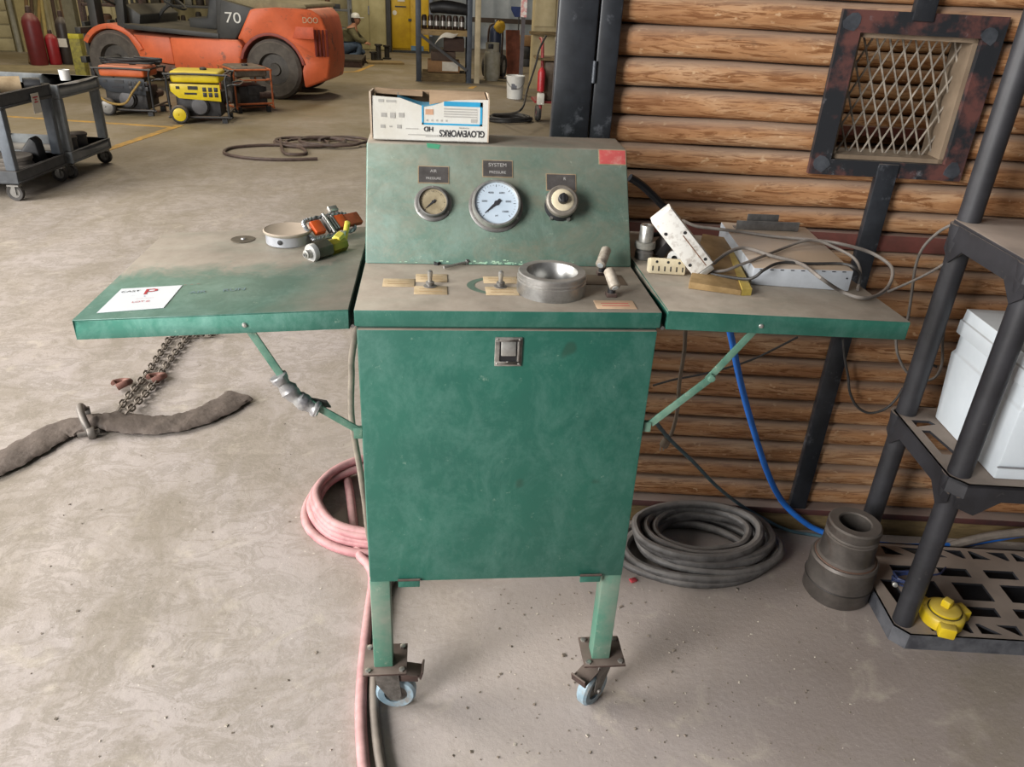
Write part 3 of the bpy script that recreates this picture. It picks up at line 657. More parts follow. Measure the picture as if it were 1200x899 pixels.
# torn glove carton
CARD = M('carton_inside', 'b59a7c', .8, 0, '9c8164', 10); CWHT = M('carton_white', 'd9d8d2', .6, 0, 'c9c5ba', 7, wear=(14, .62, .75), wearcol='b9a890')
gx0, gx1, gy0, gy1, gz = -.289, -.027, .447, .553, 1.3725
gb = thing('glove_carton', 'torn open white and blue glove carton upside down on the console', 'box', ((gx0+gx1)/2, .5, gz))
t = .002
def front_profile():
    return [(gx0, 0), (gx1, 0), (gx1, .094), (gx1-.03, .0935), (gx1-.075, .091), (gx1-.10, .087), (gx1-.125, .078), (gx1-.145, .0745), (gx1-.165, .081), (gx1-.20, .092), (gx0, .095)]
b = MB(); b.prism(front_profile(), (0, gy0+t, gz), (1, 0, 0), (0, 0, 1), t); fr = b.build('front_panel', CWHT, gb)
b = MB(); b.bb((gx0, gy1-t, gz), (gx1, gy1, gz+.098)); b.bb((gx0, gy0, gz), (gx1, gy1-t, gz+t)); b.build('tray', CARD, gb)
b = MB(); b.prism([(gy0, 0), (gy1, 0), (gy1, .098), (gy0+.05, .101), (gy0-.004, .104)], (gx0-.006, 0, gz), (0, 1, 0), (0, 0, 1), .004); b.build('side_flap', M('carton_edge', 'c9b9a6', .7, 0, 'b19b84', 12), gb)
b = MB(); b.prism([(gy0, 0), (gy1, 0), (gy1, .098), (gy0+.03, .104), (gy0, .094)], (gx1, 0, gz), (0, 1, 0), (0, 0, 1), .003); b.build('side_flap', M('carton_edge', 'c9b9a6', .7, 0, 'b19b84', 12), gb)
# bent top flaps
def sheet(f, nu, nv, th=.0012):
    b = MB(); vv = [Vector(f(i/nu, j/nv)) for i in range(nu+1) for j in range(nv+1)]; k = len(vv); w = nv+1
    vv += [p-Vector((0, 0, th)) for p in vv]; ff = []
    for i in range(nu):
        for j in range(nv):
            a = i*w+j; ff += [(a, a+w, a+w+1, a+1), (k+a, k+a+1, k+a+w+1, k+a+w)]
    for i in range(nu): a = i*w; ff += [(a, k+a, k+a+w, a+w), (a+nv, a+w+nv, k+a+w+nv, k+a+nv)]
    for j in range(nv): ff += [(j, j+1, k+j+1, k+j), (nu*w+j, k+nu*w+j, k+nu*w+j+1, nu*w+j+1)]
    b.add(vv, ff); return b
sheet(lambda u, v: (gx1-.004-u*.13, gy0+.004+v*.1, gz+.095+.004*v-.012*u*u*(1-v)*1.2), 10, 6).build('top_flap', CARD, gb)
sheet(lambda u, v: (gx0+.002+u*.11, gy0+.045+v*.06, gz+.096-.004*u+.004*v), 6, 4).build('top_flap', CARD, gb)
sheet(lambda u, v: (gx0+.055+u*.12, gy0+.012+v*.05, gz+.090-.016*math.sin(u*3.1)-.006*u+.006*v), 10, 4).build('blue_flap', M('carton_blue_edge', '3f9fca', .6, 0, '7ab6cf', 9), gb)
b = MB(); b.bb((gx0+.02, gy0+.02, gz+.003), (gx1-.02, gy1-.02, gz+.055)); b.build('glove_stack', M('dark_gloves', '24262e', .7), gb, bevel=.01)
fy = gy0-.0006
def fbox(x0, x1, z0, z1, mat, name='print'): MB().bb((x0, fy-.0003, gz+z0), (x1, gy0-.0002, gz+z1)).build(name, mat, fr)
bx0, bx1, bz0, bz1 = -.178, -.040, .036, .082
fbox(bx0, bx1, bz0, bz0+.004, INKB); fbox(bx0, bx0+.004, bz0, bz1-.004, INKB); fbox(bx1-.005, bx1, bz0, bz1+.006, INKB); fbox(-.128, bx1, bz1-.004, bz1+.006, INKB)
PALE = M('pale_print', 'b5b2ac', .7); PALO = M('pale_orange_print', 'd8a98a', .7)
for k in range(4): fbox(-.128, -.052, .054+k*.0055, .0567+k*.0055, PALE)
for k in range(5): fbox(-.168+k*.011, -.164+k*.011, .044, .048, PALE)
fbox(-.170, -.152, .058, .070, PALO); fbox(-.066, -.052, .0435, .0515, PALE)
for x_, z_, w_, h_ in ((-.275, .082, .012, .006), (-.258, .082, .022, .005), (-.27, .050, .012, .009), (-.25, .048, .012, .012), (-.23, .05, .012, .01), (-.272, .026, .010, .007), (-.252, .028, .006, .003), (-.235, .026, .010, .008), (-.215, .025, .028, .002), (-.21, .012, .07, .002), (-.17, .009, .06, .002)): fbox(x_, x_+w_, z_, z_+h_, PALE)
text('GLOVEWORKS', INK, (-.086, fy, gz+.019), (-1, 0, 0), (0, 0, -1), .0205, fr, th=.0006, sx=.76, bold=.022)
text('HD', INK, (-.163, fy, gz+.027), (-1, 0, 0), (0, 0, -1), .015, fr, th=.0006, bold=.02)
text('POWDER FREE', INK, (-.082, fy, gz+.031), (-1, 0, 0), (0, 0, -1), .0035, fr, th=.0006)

# steel ring
c = fl(645.5, 341, ZT); tag(MB().lathe([(.0725, 0), (.0725, .026), (.0705, .0275), (.0705, .030), (.0725, .031), (.0725, .0335), (.071, .0345), (.071, .043), (.069, .045), (.0535, .045), (.052, .043), (.046, .004), (.046, 0)], c, (0, 0, 1), 56, closed=True).build('bearing_ring', STEEL, None, ang=30), 'thick machined steel ring lying on the dusty green worktop', 'ring')
# loose bolt and nut at the fold
p = fl(546, 307.5, ZT+.005); q = fl(520, 313.5, ZT+.005)
bo = thing('loose_bolt', 'small shiny hex bolt lying at the foot of the gauge panel', 'bolt', (p+q)/2-Vector((0, 0, .005)))
MB().cyl(p, q, .0033, n=10).build('shank', ZINC, bo); d = (p-q).normalized(); MB().lathe([(.007, 0), (.007, .005), (.006, .006)], p, d, 6).build('head', STEELD, bo)
c = fl(512, 310, ZT); tag(MB().lathe([(.0075, 0), (.0075, .006), (.0042, .006), (.0042, 0)], c, (0, 0, 1), 6, closed=True).build('loose_nut', BLK, None), 'small black nut lying beside the shiny bolt', 'nut')

# --- left wing
c = LQ(fl(338.5, 284, 1.125).x, fl(338.5, 284, 1.125).y, .0002)
cn = thing('round_tin', 'low round silver tin with a dusty lid on the left wing', 'tin', c)
MB().lathe([(.050, 0), (.0525, .002), (.0525, .026), (.050, .027)], c, (0, 0, 1), 40).build('body', M('silver_paint', 'b9bcc2', .35, .5, 'a2a5ab', 10), cn)
MB().lathe([(.056, .0255), (.0575, .028), (.0575, .031), (.055, .033), (.053, .0318), (.0005, .0318)], c, (0, 0, 1), 44).build('lid', M('tin_lid', 'a9a295', .5, .4, '8d8678', 12, dust=.9, dustcol='b3a08d'), cn)
v_ = (fl(326, 287, 1.138)-c); v_.z = 0; v_.normalize()
MB().lathe([(.006, 0), (.006, .002), (.0035, .0025)], c+v_*.0520+Vector((0, 0, .014)), v_, 12).build('port', BLK, cn)
c = fl(285, 281.5, 1.119); c = LQ(c.x, c.y, .0003); ds = tag(MB().lathe([(.0285, 0), (.0285, .002), (.006, .002)], c, (0, 0, 1), 28).build('steel_disc', M('dark_disc', '4d463c', .6, .3, '655c4e', 30), None), 'thin dark steel disc lying flat on the left wing', 'disc')
MB().lathe([(.006, .002), (.005, .005), (.002, .005)], c, (0, 0, 1), 6).build('stud', STEELD, ds); 
# orange strap tensioner with braided loop
c = LQ(fl(392, 280, 1.13).x, fl(392, 280, 1.13).y, 0)
ORG = M('orange_plastic', 'd2571f', .45, 0, 'b84917', 10); BRD = M('braided_cable', 'a4a7aa', .4, .6, '6f7276', 60)
rs = thing('strap_tensioner', 'orange strap tensioner inside a braided steel loop, behind the brass valve', 'tensioner', c)
A_ = fl(367, 281, 1.14); B_ = fl(424, 268, 1.14); ax = (B_-A_); ax.z = 0; ln = ax.length; ax.normalize(); sd = Vector((-ax.y, ax.x, 0)); zb = c.z+.004
tl = R(38); up2 = sd*math.cos(tl)+Vector((0, 0, 1))*math.sin(tl); o_ = Vector((A_.x, A_.y, zb+.006))
def rp(x, y, z=0): return o_+ax*x+up2*y+ax.cross(up2)*z
rot = Matrix((ax, up2, ax.cross(up2))).transposed()
lp = [rp(.0, .006), (rp(.0, .035)), rp(.006, .052), rp(.03, .056), rp(.09, .056), rp(.125, .05), rp(.132, .03), rp(.125, .004), rp(.09, -.001), rp(.03, -.001), rp(.006, .0)]
ps = smooth(lp, 10, True); b = MB(); k = len(ps)
for sgn in (0, 1):
    hp = []
    for i, p in enumerate(ps):
        tt = (ps[(i+1) % k]-ps[i-1]).normalized(); e = tt.cross(ax.cross(up2)).normalized(); g = ax.cross(up2); a = i*1.05+sgn*math.pi
        hp.append(p+e*math.cos(a)*.0028+g*math.sin(a)*.0028)
    b.tube(hp, .0034, 6, 1, closed=True)
b.build('braided_loop', BRD, rs)
MB().box(rp(.028, .027, .003), (.030, .036, .016), rot).build('orange_block', ORG, rs, bevel=.004)
MB().box(rp(.094, .027, .004), (.032, .038, .018), rot).build('orange_block', ORG, rs, bevel=.004)
MB().box(rp(.130, .028, .004), (.05, .034, .014), rot).build('webbing', M('orange_webbing', '9b4a28', .8, 0, '7f3a1e', 60), rs, bevel=.003)
for k in range(4): MB().box(rp(.053+k*.008, .027, .006), (.005, .042, .016), rot).build('ratchet_tooth', STEELD, rs, bevel=.001)
MB().box(rp(.100, .070, .002), (.026, .016, .010), rot).build('cleat', ZINC, rs, bevel=.002)
MB().cyl(rp(.058, -.002, .012), rp(.058, .056, .012), .004, n=10).build('pin', ZINC, rs)
# brass needle valve
a0 = fl(356.5, 299, 1.146); a1 = fl(424, 279, 1.150)
bv = thing('needle_valve', 'steel and brass needle valve with a yellow tee handle on the left wing', 'valve', LQ(a0.x, a0.y, 0))
d = (a1-a0); d.z = .004; ln = d.length; d.normalize(); u_ = Vector((0, 0, 1)); sd = u_.cross(d).normalized()
OLV = M('olive_brass', '8f8326', .4, .5, '6e651e', 15); YEL = M('pale_yellow_paint', 'd2c552', .45, 0, 'b8a93c', 14)
MB().lathe([(.0055, 0), (.0055, .003), (.010, .004), (.0105, .016), (.010, .0165)], a0, d, 18).build('nozzle', ZINC, bv)
MB().lathe([(.0032, -.0004), (.0032, .0002)], a0, d, 14).build('bore', BLK, bv)
MB().lathe([(.0195, .016), (.0205, .018), (.0205, .028), (.019, .0285)], a0, d, 24).build('flange', M('light_steel', 'c9c9c6', .35, .4), bv)
MB().lathe([(.0185, .0285), (.021, .031), (.021, .066), (.019, .070)], a0, d, 6).build('hex_body', M('dark_olive_steel', '6b675a', .4, .5, '4a463c', 20), bv)
MB().lathe([(.017, .070), (.0185, .073), (.017, .112), (.015, .116)], a0, d, 8).build('brass_body', OLV, bv)
q0 = a0+d*.092+u_*.012; e2 = (d*.8+u_*.25+sd*.25).normalized()
MB().lathe([(.010, 0), (.012, .002), (.012, .022), (.008, .023)], q0, e2, 6).build('bonnet', YEL, bv)
MB().lathe([(.0085, .023), (.0085, .030), (.004, .031), (.004, .046)], q0, e2, 14).build('stem', ZINC, bv)
h0 = q0+e2*.046; hd = (u_*.9-sd*.35-e2*.1).normalized()
MB().lathe([(.004, -.030), (.0065, -.028), (.0065, .022), (.004, .024)], h0, hd, 12).build('tee_handle', YEL, bv)

# --- right wing
def on_r(u, v, dz=0.0):
    p = fl(u, v, 1.13); return RQ(p.x, p.y, dz)
c = on_r(753.5, 306); cp = thing('pipe_coupling', 'stubby chrome and grey pipe coupling standing on the right wing', 'coupling', c)
MB().lathe([(.018, 0), (.0215, .002), (.0215, .018), (.018, .021), (.018, .026)], c, (0, 0, 1), 28).build('base', STEELD, cp)
MB().lathe([(.0225, .026), (.0245, .028), (.0245, .041), (.0225, .043)], c, (0, 0, 1), 28).build('collar', M('chalky_collar', '9c9a92', .6, .3, '77756d', 30), cp)
MB().lathe([(.0165, .043), (.0165, .080), (.015, .082), (.009, .082), (.009, .06)], c, (0, 0, 1), 28).build('spigot', ZINC, cp)
# tan three way outlet
p = on_r(760, 324.5); q = on_r(802, 325.5); oc = thing('outlet_adapter', 'cream three-way outlet adapter in front of the white slotted box', 'adapter', (p+q)/2)
ex = (q-p); ln = ex.length; ex.normalize(); nrm = Vector((ex.y, -ex.x, .35)).normalized(); uu = nrm.cross(ex)*-1
if uu.z < 0: uu = -uu
m3 = Matrix((ex, uu.cross(ex), uu)).transposed(); cc = (p+q)/2+uu*.019-nrm*.012
MB().box(cc, (ln, .030, .036), m3).build('body', CRM, oc, bevel=.004)
for k in range(3): MB().cyl(cc+ex*(k-1)*.026+uu*.009+nrm*.0145, cc+ex*(k-1)*.026+uu*.009+nrm*.0153, .0032, n=10).build('earth_hole', BLK, oc)
for k in range(6): MB().box(cc+ex*(k-2.5)*.0138-uu*.006+nrm*.0149, (.0028, .0012, .011), m3).build('slot', BLK, oc)
# white slotted metal box, leaning
b0 = fl(825, 317, 1.158); t0 = py(775, 252.5, b0.y+.02)
e1 = (t0-b0); ln = e1.length; e1.normalize(); nn = (CAM_C-(b0+t0)/2).normalized(); nn = (nn-e1*nn.dot(e1)).normalized(); nn = (nn-Vector((.1, 0, 0))).normalized(); nn = (nn-e1*nn.dot(e1)).normalized(); e2 = nn.cross(e1)
wb = thing('slotted_box', 'white perforated metal power box leaning on the right wing', 'power box', (b0.x, b0.y, RQ(b0.x, b0.y, 0).z))
WPM = M('spotted_white_enamel', 'd6d4ce', .5, 0, 'b4aea6', 70, 4, (.35, .5))
cc = (b0+t0)/2-nn*.024; m3 = Matrix((e1, e2, nn)).transposed(); wd = .052
MB().box(cc, (ln, wd, .044), m3).build('case', WPM, wb, bevel=.003)
fc = cc+nn*.0223
MB().box(fc-e1*.03+e2*.012*0-e2*.010, (ln*.55, .0022, .0008), m3).build('slot', M('slot_brown', '7c5a44', .7), wb)
for a, q in ((.25, .017), (.1, -.017), (-.32, .017), (-.38, -.017)): MB().cyl(fc+e1*ln*a+e2*q, fc+e1*ln*a+e2*q+nn*.0008, .0038, n=10).build('knockout', BLK, wb)
MB().box(b0-e1*.007-nn*.02, (.014, .040, .034), m3).build('cable_clamp', ZINC, wb, bevel=.003)
# white bushing and black connectors
c = on_r(789, 311); bu = thing('pipe_bushing', 'small white ring bushing behind the cream outlet adapter', 'bushing', c)
dr = (CAM_C-c); dr.z *= .3; dr.normalize(); MB().lathe([(.007, 0), (.0155, 0), (.0165, .003), (.0165, .018), (.0155, .02), (.007, .02)], c+Vector((0, 0, .017))-dr*.0, dr, 24, closed=True).build('ring', WHT, bu)
MB().cyl(c+Vector((0, 0, .017))-dr*.012, c+Vector((0, 0, .017))+dr*.008, .0069, n=16).build('core', BLK, bu)
c = on_r(774, 303); ck = thing('black_connector', 'black plug connector beside the chrome coupling on the right wing', 'connector', c)
MB().box(c+Vector((0, 0, .026)), (.030, .034, .05), Euler((.3, .5, .4)).to_matrix()).build('body', M('dusty_black', '3b3a3c', .6, 0, '29282a', 20, dust=.4), ck, bevel=.006)
MB().tube([c+Vector((.008, .01, .04)), c+Vector((.02, .02, .052)), c+Vector((.035, .05, .05)), c+Vector((.02, .09, .03)), c+Vector((-.01, .12, .015))], .006, 8).build('lead', BLK, ck)
# flattened brown carton with yellow tape
b = MB(); pts = [on_r(*k, .0003) for k in ((806, 341), (868, 347), (853, 284), (822, 282))]
zt_ = [p+Vector((0, 0, h_)) for p, h_ in zip(pts, (.016, .012, .016, .02))]
b.add(pts+zt_, [(3,2,1,0), (4,5,6,7), (0,1,5,4), (1,2,6,5), (2,3,7,6), (3,0,4,7)])
kb = thing('flat_carton', 'crushed brown carton with yellow tape under the grey cables', 'carton', sum(pts, Vector())/4)
b.build('board', M('brown_board', '9c8158', .8, 0, '7a623c', 14), kb, bevel=.002)
b = MB(); pts = [on_r(*k, .0003) for k in ((868.5, 347), (880, 346), (851, 284), (846, 284))]; b.add(pts+[p+Vector((0, 0, .015)) for p in pts], [(3,2,1,0), (4,5,6,7), (0,1,5,4), (1,2,6,5), (2,3,7,6), (3,0,4,7)]); b.build('yellow_tape', M('yellow_tape', 'b39d4e', .5, 0, '94803e', 20), kb)
# grey steel tray box
ZB_ = 1.128; HT = .040
tp = [fl(u, v, ZB_+HT) for u, v in ((884, 314), (1000.5, 317.5), (944, 266.5), (845, 260))]
bt = [Vector((p.x, p.y, RQ(p.x, p.y, .0005).z)) for p in tp]
gt = thing('steel_tray_box', 'low dusty grey sheet-steel box under the loose cables', 'box', sum(bt, Vector())/4)
TRAYM = M('grey_white_sheet', 'b7bcc2', .45, .1, 'a2a6ab', 8, dust=1.0, dustcol='a8937c')
MB().add(bt+tp, [(3,2,1,0), (4,5,6,7), (0,1,5,4), (1,2,6,5), (2,3,7,6), (3,0,4,7)]).build('shell', TRAYM, gt, bevel=.0015)
ex = (tp[1]-tp[0]); nrm = Vector((ex.y, -ex.x, 0)).normalized()
for k in range(9):
    p = tp[0]+ex*((k+.7)/9.6)-Vector((0, 0, .003))+nrm*.0006; MB().box(p, (.008, .0012, .0018), Matrix.Rotation(math.atan2(ex.y, ex.x), 3, 'Z')).build('vent_slot', BLK, gt)
for k in (.035, .95): MB().cyl(tp[0]+ex*k-Vector((0, 0, .018)), tp[0]+ex*k-Vector((0, 0, .018))+nrm*.0016, .002, n=8).build('screw', BLK, gt)
# bracket on it
p0 = fl(862, 269, ZB_+HT); p1 = fl(935, 271.5, ZB_+HT); e = (p1-p0); ln = e.length; rz = math.atan2(e.y, e.x); m3 = Matrix.Rotation(rz, 3, 'Z')
bk = thing('angle_bracket', 'bare steel angle bracket standing on the grey steel box', 'bracket', (p0+p1)/2+Vector((0, 0, .001)))
MB().box((p0+p1)/2+Vector((0, 0, .0125)), (ln, .004, .023), m3).build('upright_plate', STEELD, bk, bevel=.0008)
MB().box((p0+p1)/2+Vector((0, 0, .0022))+m3 @ Vector((0, .014, 0)), (ln, .026, .0025), m3).build('foot', STEELD, bk)
MB().box((p0+p1)/2+Vector((-.012, 0, .028))+m3 @ Vector((0, .012, 0)), (ln*.5, .004, .022), m3).box((p0+p1)/2+Vector((-.012, 0, .0185))+m3 @ Vector((0, .006, 0)), (ln*.5, .012, .003), m3).build('tab', STEELD, bk, bevel=.0008)

# ---------------------------------------------------------------- cables around the right wing
GCAB = M('grey_cable', '6e6862', .6, 0, '57524d', 30, dust=.3); DCAB = M('dark_cable', '3a3836', .6, 0, '2b2a29', 30)
def cable(name, pts, r, mat, label, cat='cable', **k):
    return tag(MB().tube(pts, r, k.pop('n', 8), k.pop('res', 6), **k).build(name, mat, None), label, cat)
H = ZB_+HT
cable('grey_cable', [on_r(800, 262, .010), fl(815, 265, 1.158), fl(838, 268, H+.012), fl(870, 272, H+.006), fl(905, 277, H+.006), (fl(948, 281, H+.010)), fl(985, 286, H+.012), fl(1020, 296, 1.165), fl(1042, 310, 1.150), fl(1046, 322, 1.140), fl(1040, 337, 1.125), fl(1026, 347, 1.125), fl(1008, 349, 1.130), fl(985, 341, 1.136), fl(962, 326, H+.006), fl(938, 309, H+.006), fl(905, 300, H+.010), fl(880, 292, H+.012), fl(866, 291, H+.012), fl(850, 298, 1.172), fl(836, 309, 1.155)], .0042, GCAB, 'flat grey cable looping off the outer end of the right wing')
cable('grey_cable', [fl(834, 318, 1.150), fl(850, 317, 1.156), fl(866, 311, 1.166), fl(890, 302, H+.008), fl(918, 291, H+.006), fl(940, 283, H+.016), fl(958, 282, H+.018), fl(978, 290, H+.008), fl(1000, 302, H-.004), fl(1008, 318, 1.145), on_r(1006, 336, .004)], .0036, GCAB, 'thin grey cable rising in an arch over the grey steel box')
cable('dark_cable', [fl(833, 321, 1.147), fl(850, 324, 1.148), fl(872, 327, 1.150), fl(884, 325, 1.158), fl(896, 316, H+.006), fl(915, 308, H+.005), fl(950, 309, H+.004), fl(985, 309, H+.004), fl(1000, 313, H+.004), fl(1008, 322, 1.150), fl(1006, 333, 1.130)], .0034, DCAB, 'dark cable lying across the front of the grey steel box')
# ---------------------------------------------------------------- shelf unit
SH = thing('shelf_unit', 'black plastic shelf unit with round posts by the log wall', 'shelf', ws(.62, -.32, 0), WA)
def sh_plate(name, s0, s1, d0, d1, ztop, th, base):
    W_ = s1-s0; D_ = d1-d0; c = .035
    outer = [(c, 0), (W_-c, 0), (W_, c), (W_, D_-c), (W_-c, D_), (c, D_), (0, D_-c), (0, c)]
    holes = []
    def rect(x0, y0, x1, y1): holes.append([(x0, y0), (x0, y1), (x1, y1), (x1, y0)])
    def tri(a, b_, c_): holes.append([a, c_, b_])
    if base:
        x = .11; k = 0
        while x < W_-.1:
            for (ya, yb) in ((.022, .062), (D_-.062, D_-.022)):
                if k % 2 == 0: holes.append([(x, ya), (x, yb), (x+.012, yb), (x+.062, ya)])
                else: holes.append([(x-.012, yb), (x+.05, yb), (x+.05, ya), (x+.04, ya)])
            x += .074; k += 1
        x = .10
        while x < W_-.08:
            rect(x, .095, x+.10, .135); rect(x+.018, .165, x+.118, .245); rect(x, .275, x+.10, .315); x += .155
        holes.append([(.055, .10), (.04, .24), (.085, .24), (.085, .10)])
    else:
        holes += [[(.03, .30), (.03, .34), (.085, .34), (.095, .32)], [(.035, .15), (.035, .28), (.06, .28), (.08, .15)]]
        x = .14
        while x < W_-.12:
            rect(x, .06, x+.12, .15); rect(x, .19, x+.12, .28); rect(x, .31, x+.12, D_-.05); x += .16
    vv, ff = plate_holes(outer, holes, th)
    base_ = ws(s0, d0, ztop)
    b = MB(); b.add([base_+WT*p.x+WN*p.y+Vector((0, 0, p.z)) for p in vv], ff)
    return b.build(name, BLKD, SH, ang=30)
SS0, SS1, SD0, SD1 = .178, 1.09, -.572, -.140
def skirt(z0, z1, cc=.035, flare=0.0, t=.006):
    b = MB(); o_ = [(SS0+cc, SD0), (SS1-cc, SD0), (SS1, SD0+cc), (SS1, SD1-cc), (SS1-cc, SD1), (SS0+cc, SD1), (SS0, SD1-cc), (SS0, SD0+cc)]
    def ofs(f): cs, cd_ = (SS0+SS1)/2, (SD0+SD1)/2; return [(s+(f if s < cs else -f), d+(f if d < cd_ else -f)) for s, d in o_]
    k = 8; A = [ws(s, d, z1) for s, d in o_]; B = [ws(s, d, z0) for s, d in ofs(-flare)]; C = [ws(s, d, z0) for s, d in ofs(t-flare)]; D = [ws(s, d, z1) for s, d in ofs(t)]
    f = []
    for i in range(k):
        j = (i+1) % k; f += [(i, j, k+j, k+i), (k+i, k+j, 2*k+j, 2*k+i), (2*k+i, 2*k+j, 3*k+j, 3*k+i), (3*k+i, 3*k+j, j, i)]
    b.add(A+B+C+D, f); return b
pb = sh_plate('base_shelf', SS0, SS1, SD0, SD1, .052, .008, True); b = MB(); wbox(b, SS0+.02, SS1-.02, SD0+.02, SD1-.02, .004, .010); b.build('base_shade_sheet', BLK, pb); skirt(.0, .052, flare=.004).build('base_skirt', M('scuffed_black_plastic', '3a3b40', .55, 0, '55565a', 22, 7, (.4, .65), dust=.3), pb)  # black sheet added under the base holes stands in for shade
pm = sh_plate('middle_shelf', SS0, SS1, SD0, SD1, .590, .008, False); skirt(.545, .590).build('shelf_skirt', BLKD, pm)
b = MB(); b.prism([(SS0+.035, 0), (SS1-.035, 0), (SS1, .035), (SS1, .397), (SS1-.035, .432), (SS0+.035, .432), (SS0, .397), (SS0, .035)], ws(0, SD0, 1.180), WT, WN, .010); pt_ = b.build('top_shelf', BLKD, SH, bevel=.002); skirt(1.135, 1.180).build('shelf_skirt', BLKD, pt_)
# sockets below shelves, gussets
for (s, d) in ((.215, -.515), (.212, -.185), (1.04, -.515), (1.04, -.185)):
    MB().cyl(ws(s, d, .053), ws(s, d, .589), .030, n=20).build('post', BLKD, SH)
    MB().cyl(ws(s, d, .591), ws(s, d, 1.134), .030, n=20).build('post', BLKD, SH)
    MB().cyl(ws(s, d, 1.191), ws(s, d, 2.0), .030, n=20).build('post', BLKD, SH)
    for zt_ in (.589, 1.179):
        MB().lathe([(.033, -.075), (.034, -.07), (.040, -.02), (.042, 0)], ws(s, d, zt_), (0, 0, 1), 18).build('socket', BLKD, SH)
for zt_, par in ((.545, pm), (1.135, pt_)):
    for d0_, d1_ in ((SD0+.02, SD1-.02),):
        MB().prism([(d0_, 0), (d1_, 0), (d1_, -.03), (d1_-.04, -.06), (d1_-.09, -.015), (d0_+.09, -.015), (d0_+.04, -.06), (d0_, -.03)], ws(SS0+.004, 0, zt_), WN, (0, 0, 1), .005).build('side_gusset', BLKD, par)
    MB().prism([(SS0+.02, 0), (SS1-.02, 0), (SS1-.02, -.03), (SS1-.08, -.055), (SS1-.14, -.008), (SS0+.14, -.008), (SS0+.08, -.055), (SS0+.02, -.03)], ws(0, SD0+.004, zt_), WT, (0, 0, 1), -.005).build('front_gusset', BLKD, par)
# white lidded boxes on the middle shelf
WBX = M('white_case_plastic', 'd3dadf', .38, 0, 'c6ced4', 4, dust=.55, dustcol='8f877e')
def white_box(s0, s1, d0, d1, h_, label, ridge):
    z0 = .591
    t_ = thing('white_case', label, 'case', ws((s0+s1)/2, (d0+d1)/2, z0), WA, 'white cases on the middle shelf')
    def ring_(zz, e): return [ws(s, d, z0+zz) for s, d in ((s0-e, d0-e), (s1+e, d0-e), (s1+e, d1+e), (s0-e, d1+e))]
    def loft(name, lv, bev):
        b = MB(); vv = []; ff = []
        for zz, e in lv: vv += ring_(zz, e)
        for i in range(len(lv)-1):
            for q in range(4): ff.append((i*4+q, i*4+(q+1) % 4, (i+1)*4+(q+1) % 4, (i+1)*4+q))
        ff += [(3, 2, 1, 0), tuple(range(len(vv)-4, len(vv)))]
        b.add(vv, ff); return b.build(name, WBX, t_, bevel=bev)
    loft('body', [(0, -.012), (h_*.62, 0), (h_*.64, -.006), (h_*.78, -.006)], .006)
    loft('lid', [(h_*.785, .003), (h_*.90, .003), (h_*.905, -.001), (h_, -.003)], .005)
    for s in (s0+(s1-s0)*.25, s0+(s1-s0)*.75): MB().box(ws(s, d0-.006, z0+h_*.74), (.05, .008, .05), WR).build('clasp', WBX, t_, bevel=.002)
    if ridge: MB().prism([(s0+.004, .02), (s1-.004, .02), (s1-.004, .024), (s0+.004, .024)], ws(0, d0+.006, z0+.02), WT, (0, 0, 1), .004).build('rib', M('seam_grey', '8d8d90'), t_)
    return t_
white_box(.278, .70, -.372, -.195, .352, 'white lidded case at the back of the middle shelf', False)
white_box(.285, .70, -.548, -.400, .345, 'white lidded case at the front edge of the middle shelf', True)

# ---------------------------------------------------------------- floor by the console : hoses, adapter, union
def coil(cx, cy, loops, z0, rh, wob=.02, sq=.95):
    pts = []; n = 14
    for k, (r0, dx, dy, dz) in enumerate(loops):
        nx = loops[min(k+1, len(loops)-1)]
        for i in range(n):
            t = i/n; a = 2*math.pi*t+.4; f = lambda q: loops[k][q]*(1-t)+nx[q]*t
            rr = f(0)+rng.uniform(-wob, wob)*.3
            pts.append(Vector((cx+f(1)+rr*math.cos(a), cy+f(2)+rr*sq*math.sin(a), z0+f(3)+rh)))
    return pts
PINK = M('faded_pink_rubber', 'c08a8c', .6, 0, 'a06c70', 20, dust=.35); GRYH = M('grey_rubber_hose', '6f675f', .6, 0, '544e48', 25, dust=.3)
pk = coil(-.335, .865, [(.255, 0, 0, 0), (.285, .0, .01, .002), (.235, .02, .0, .028), (.265, .015, .01, .03), (.25, .02, .02, .055)], 0, .0155)
lead = [pk[0]+Vector((-.05, -.12, 0)), fl(437, 680, .016), fl(430, 735, .016), fl(424, 800, .016), fl(423, 850, .016), fl(427, 905, .016), fl(432, 960, .016), fl(450, 1080, .016), fl(500, 1220, .016)]
cable('pink_hose', list(reversed(lead[1:]))+[fl(432, 662, .016), fl(418, 640, .016)]+pk[4:], .0155, PINK, 'faded pink rubber hose coiled beside the left legs of the console', 'hose', n=10)
cable('grey_hose', [fl(560, 1220, .014), fl(490, 1080, .014), fl(463, 960, .014), fl(448, 905, .014), fl(441, 860, .014), fl(438, 810, .014), fl(441, 760, .014), fl(447, 720, .014), fl(453, 690, .014), Vector((-.23, .62, .014)), Vector((-.22, .75, .014))], .0135, GRYH, 'grey rubber hose on the floor beside the left front caster', 'hose', n=10)
cable('grey_hose', [Vector((-.309, .42, 1.085)), py(413.5, 410, .42), py(412, 440, .42), py(411.5, 480, .42), py(415, 510, .42), py(421, 545, .42), py(427, 585, .42), py(436, 640, .42), Vector((-.275, .50, .03)), Vector((-.26, .62, .0115))], .0085, M('beige_hose', '847b6f', .6, 0, '6b6359', 25), 'thin beige hose hanging from under the left wing', 'hose', n=10)
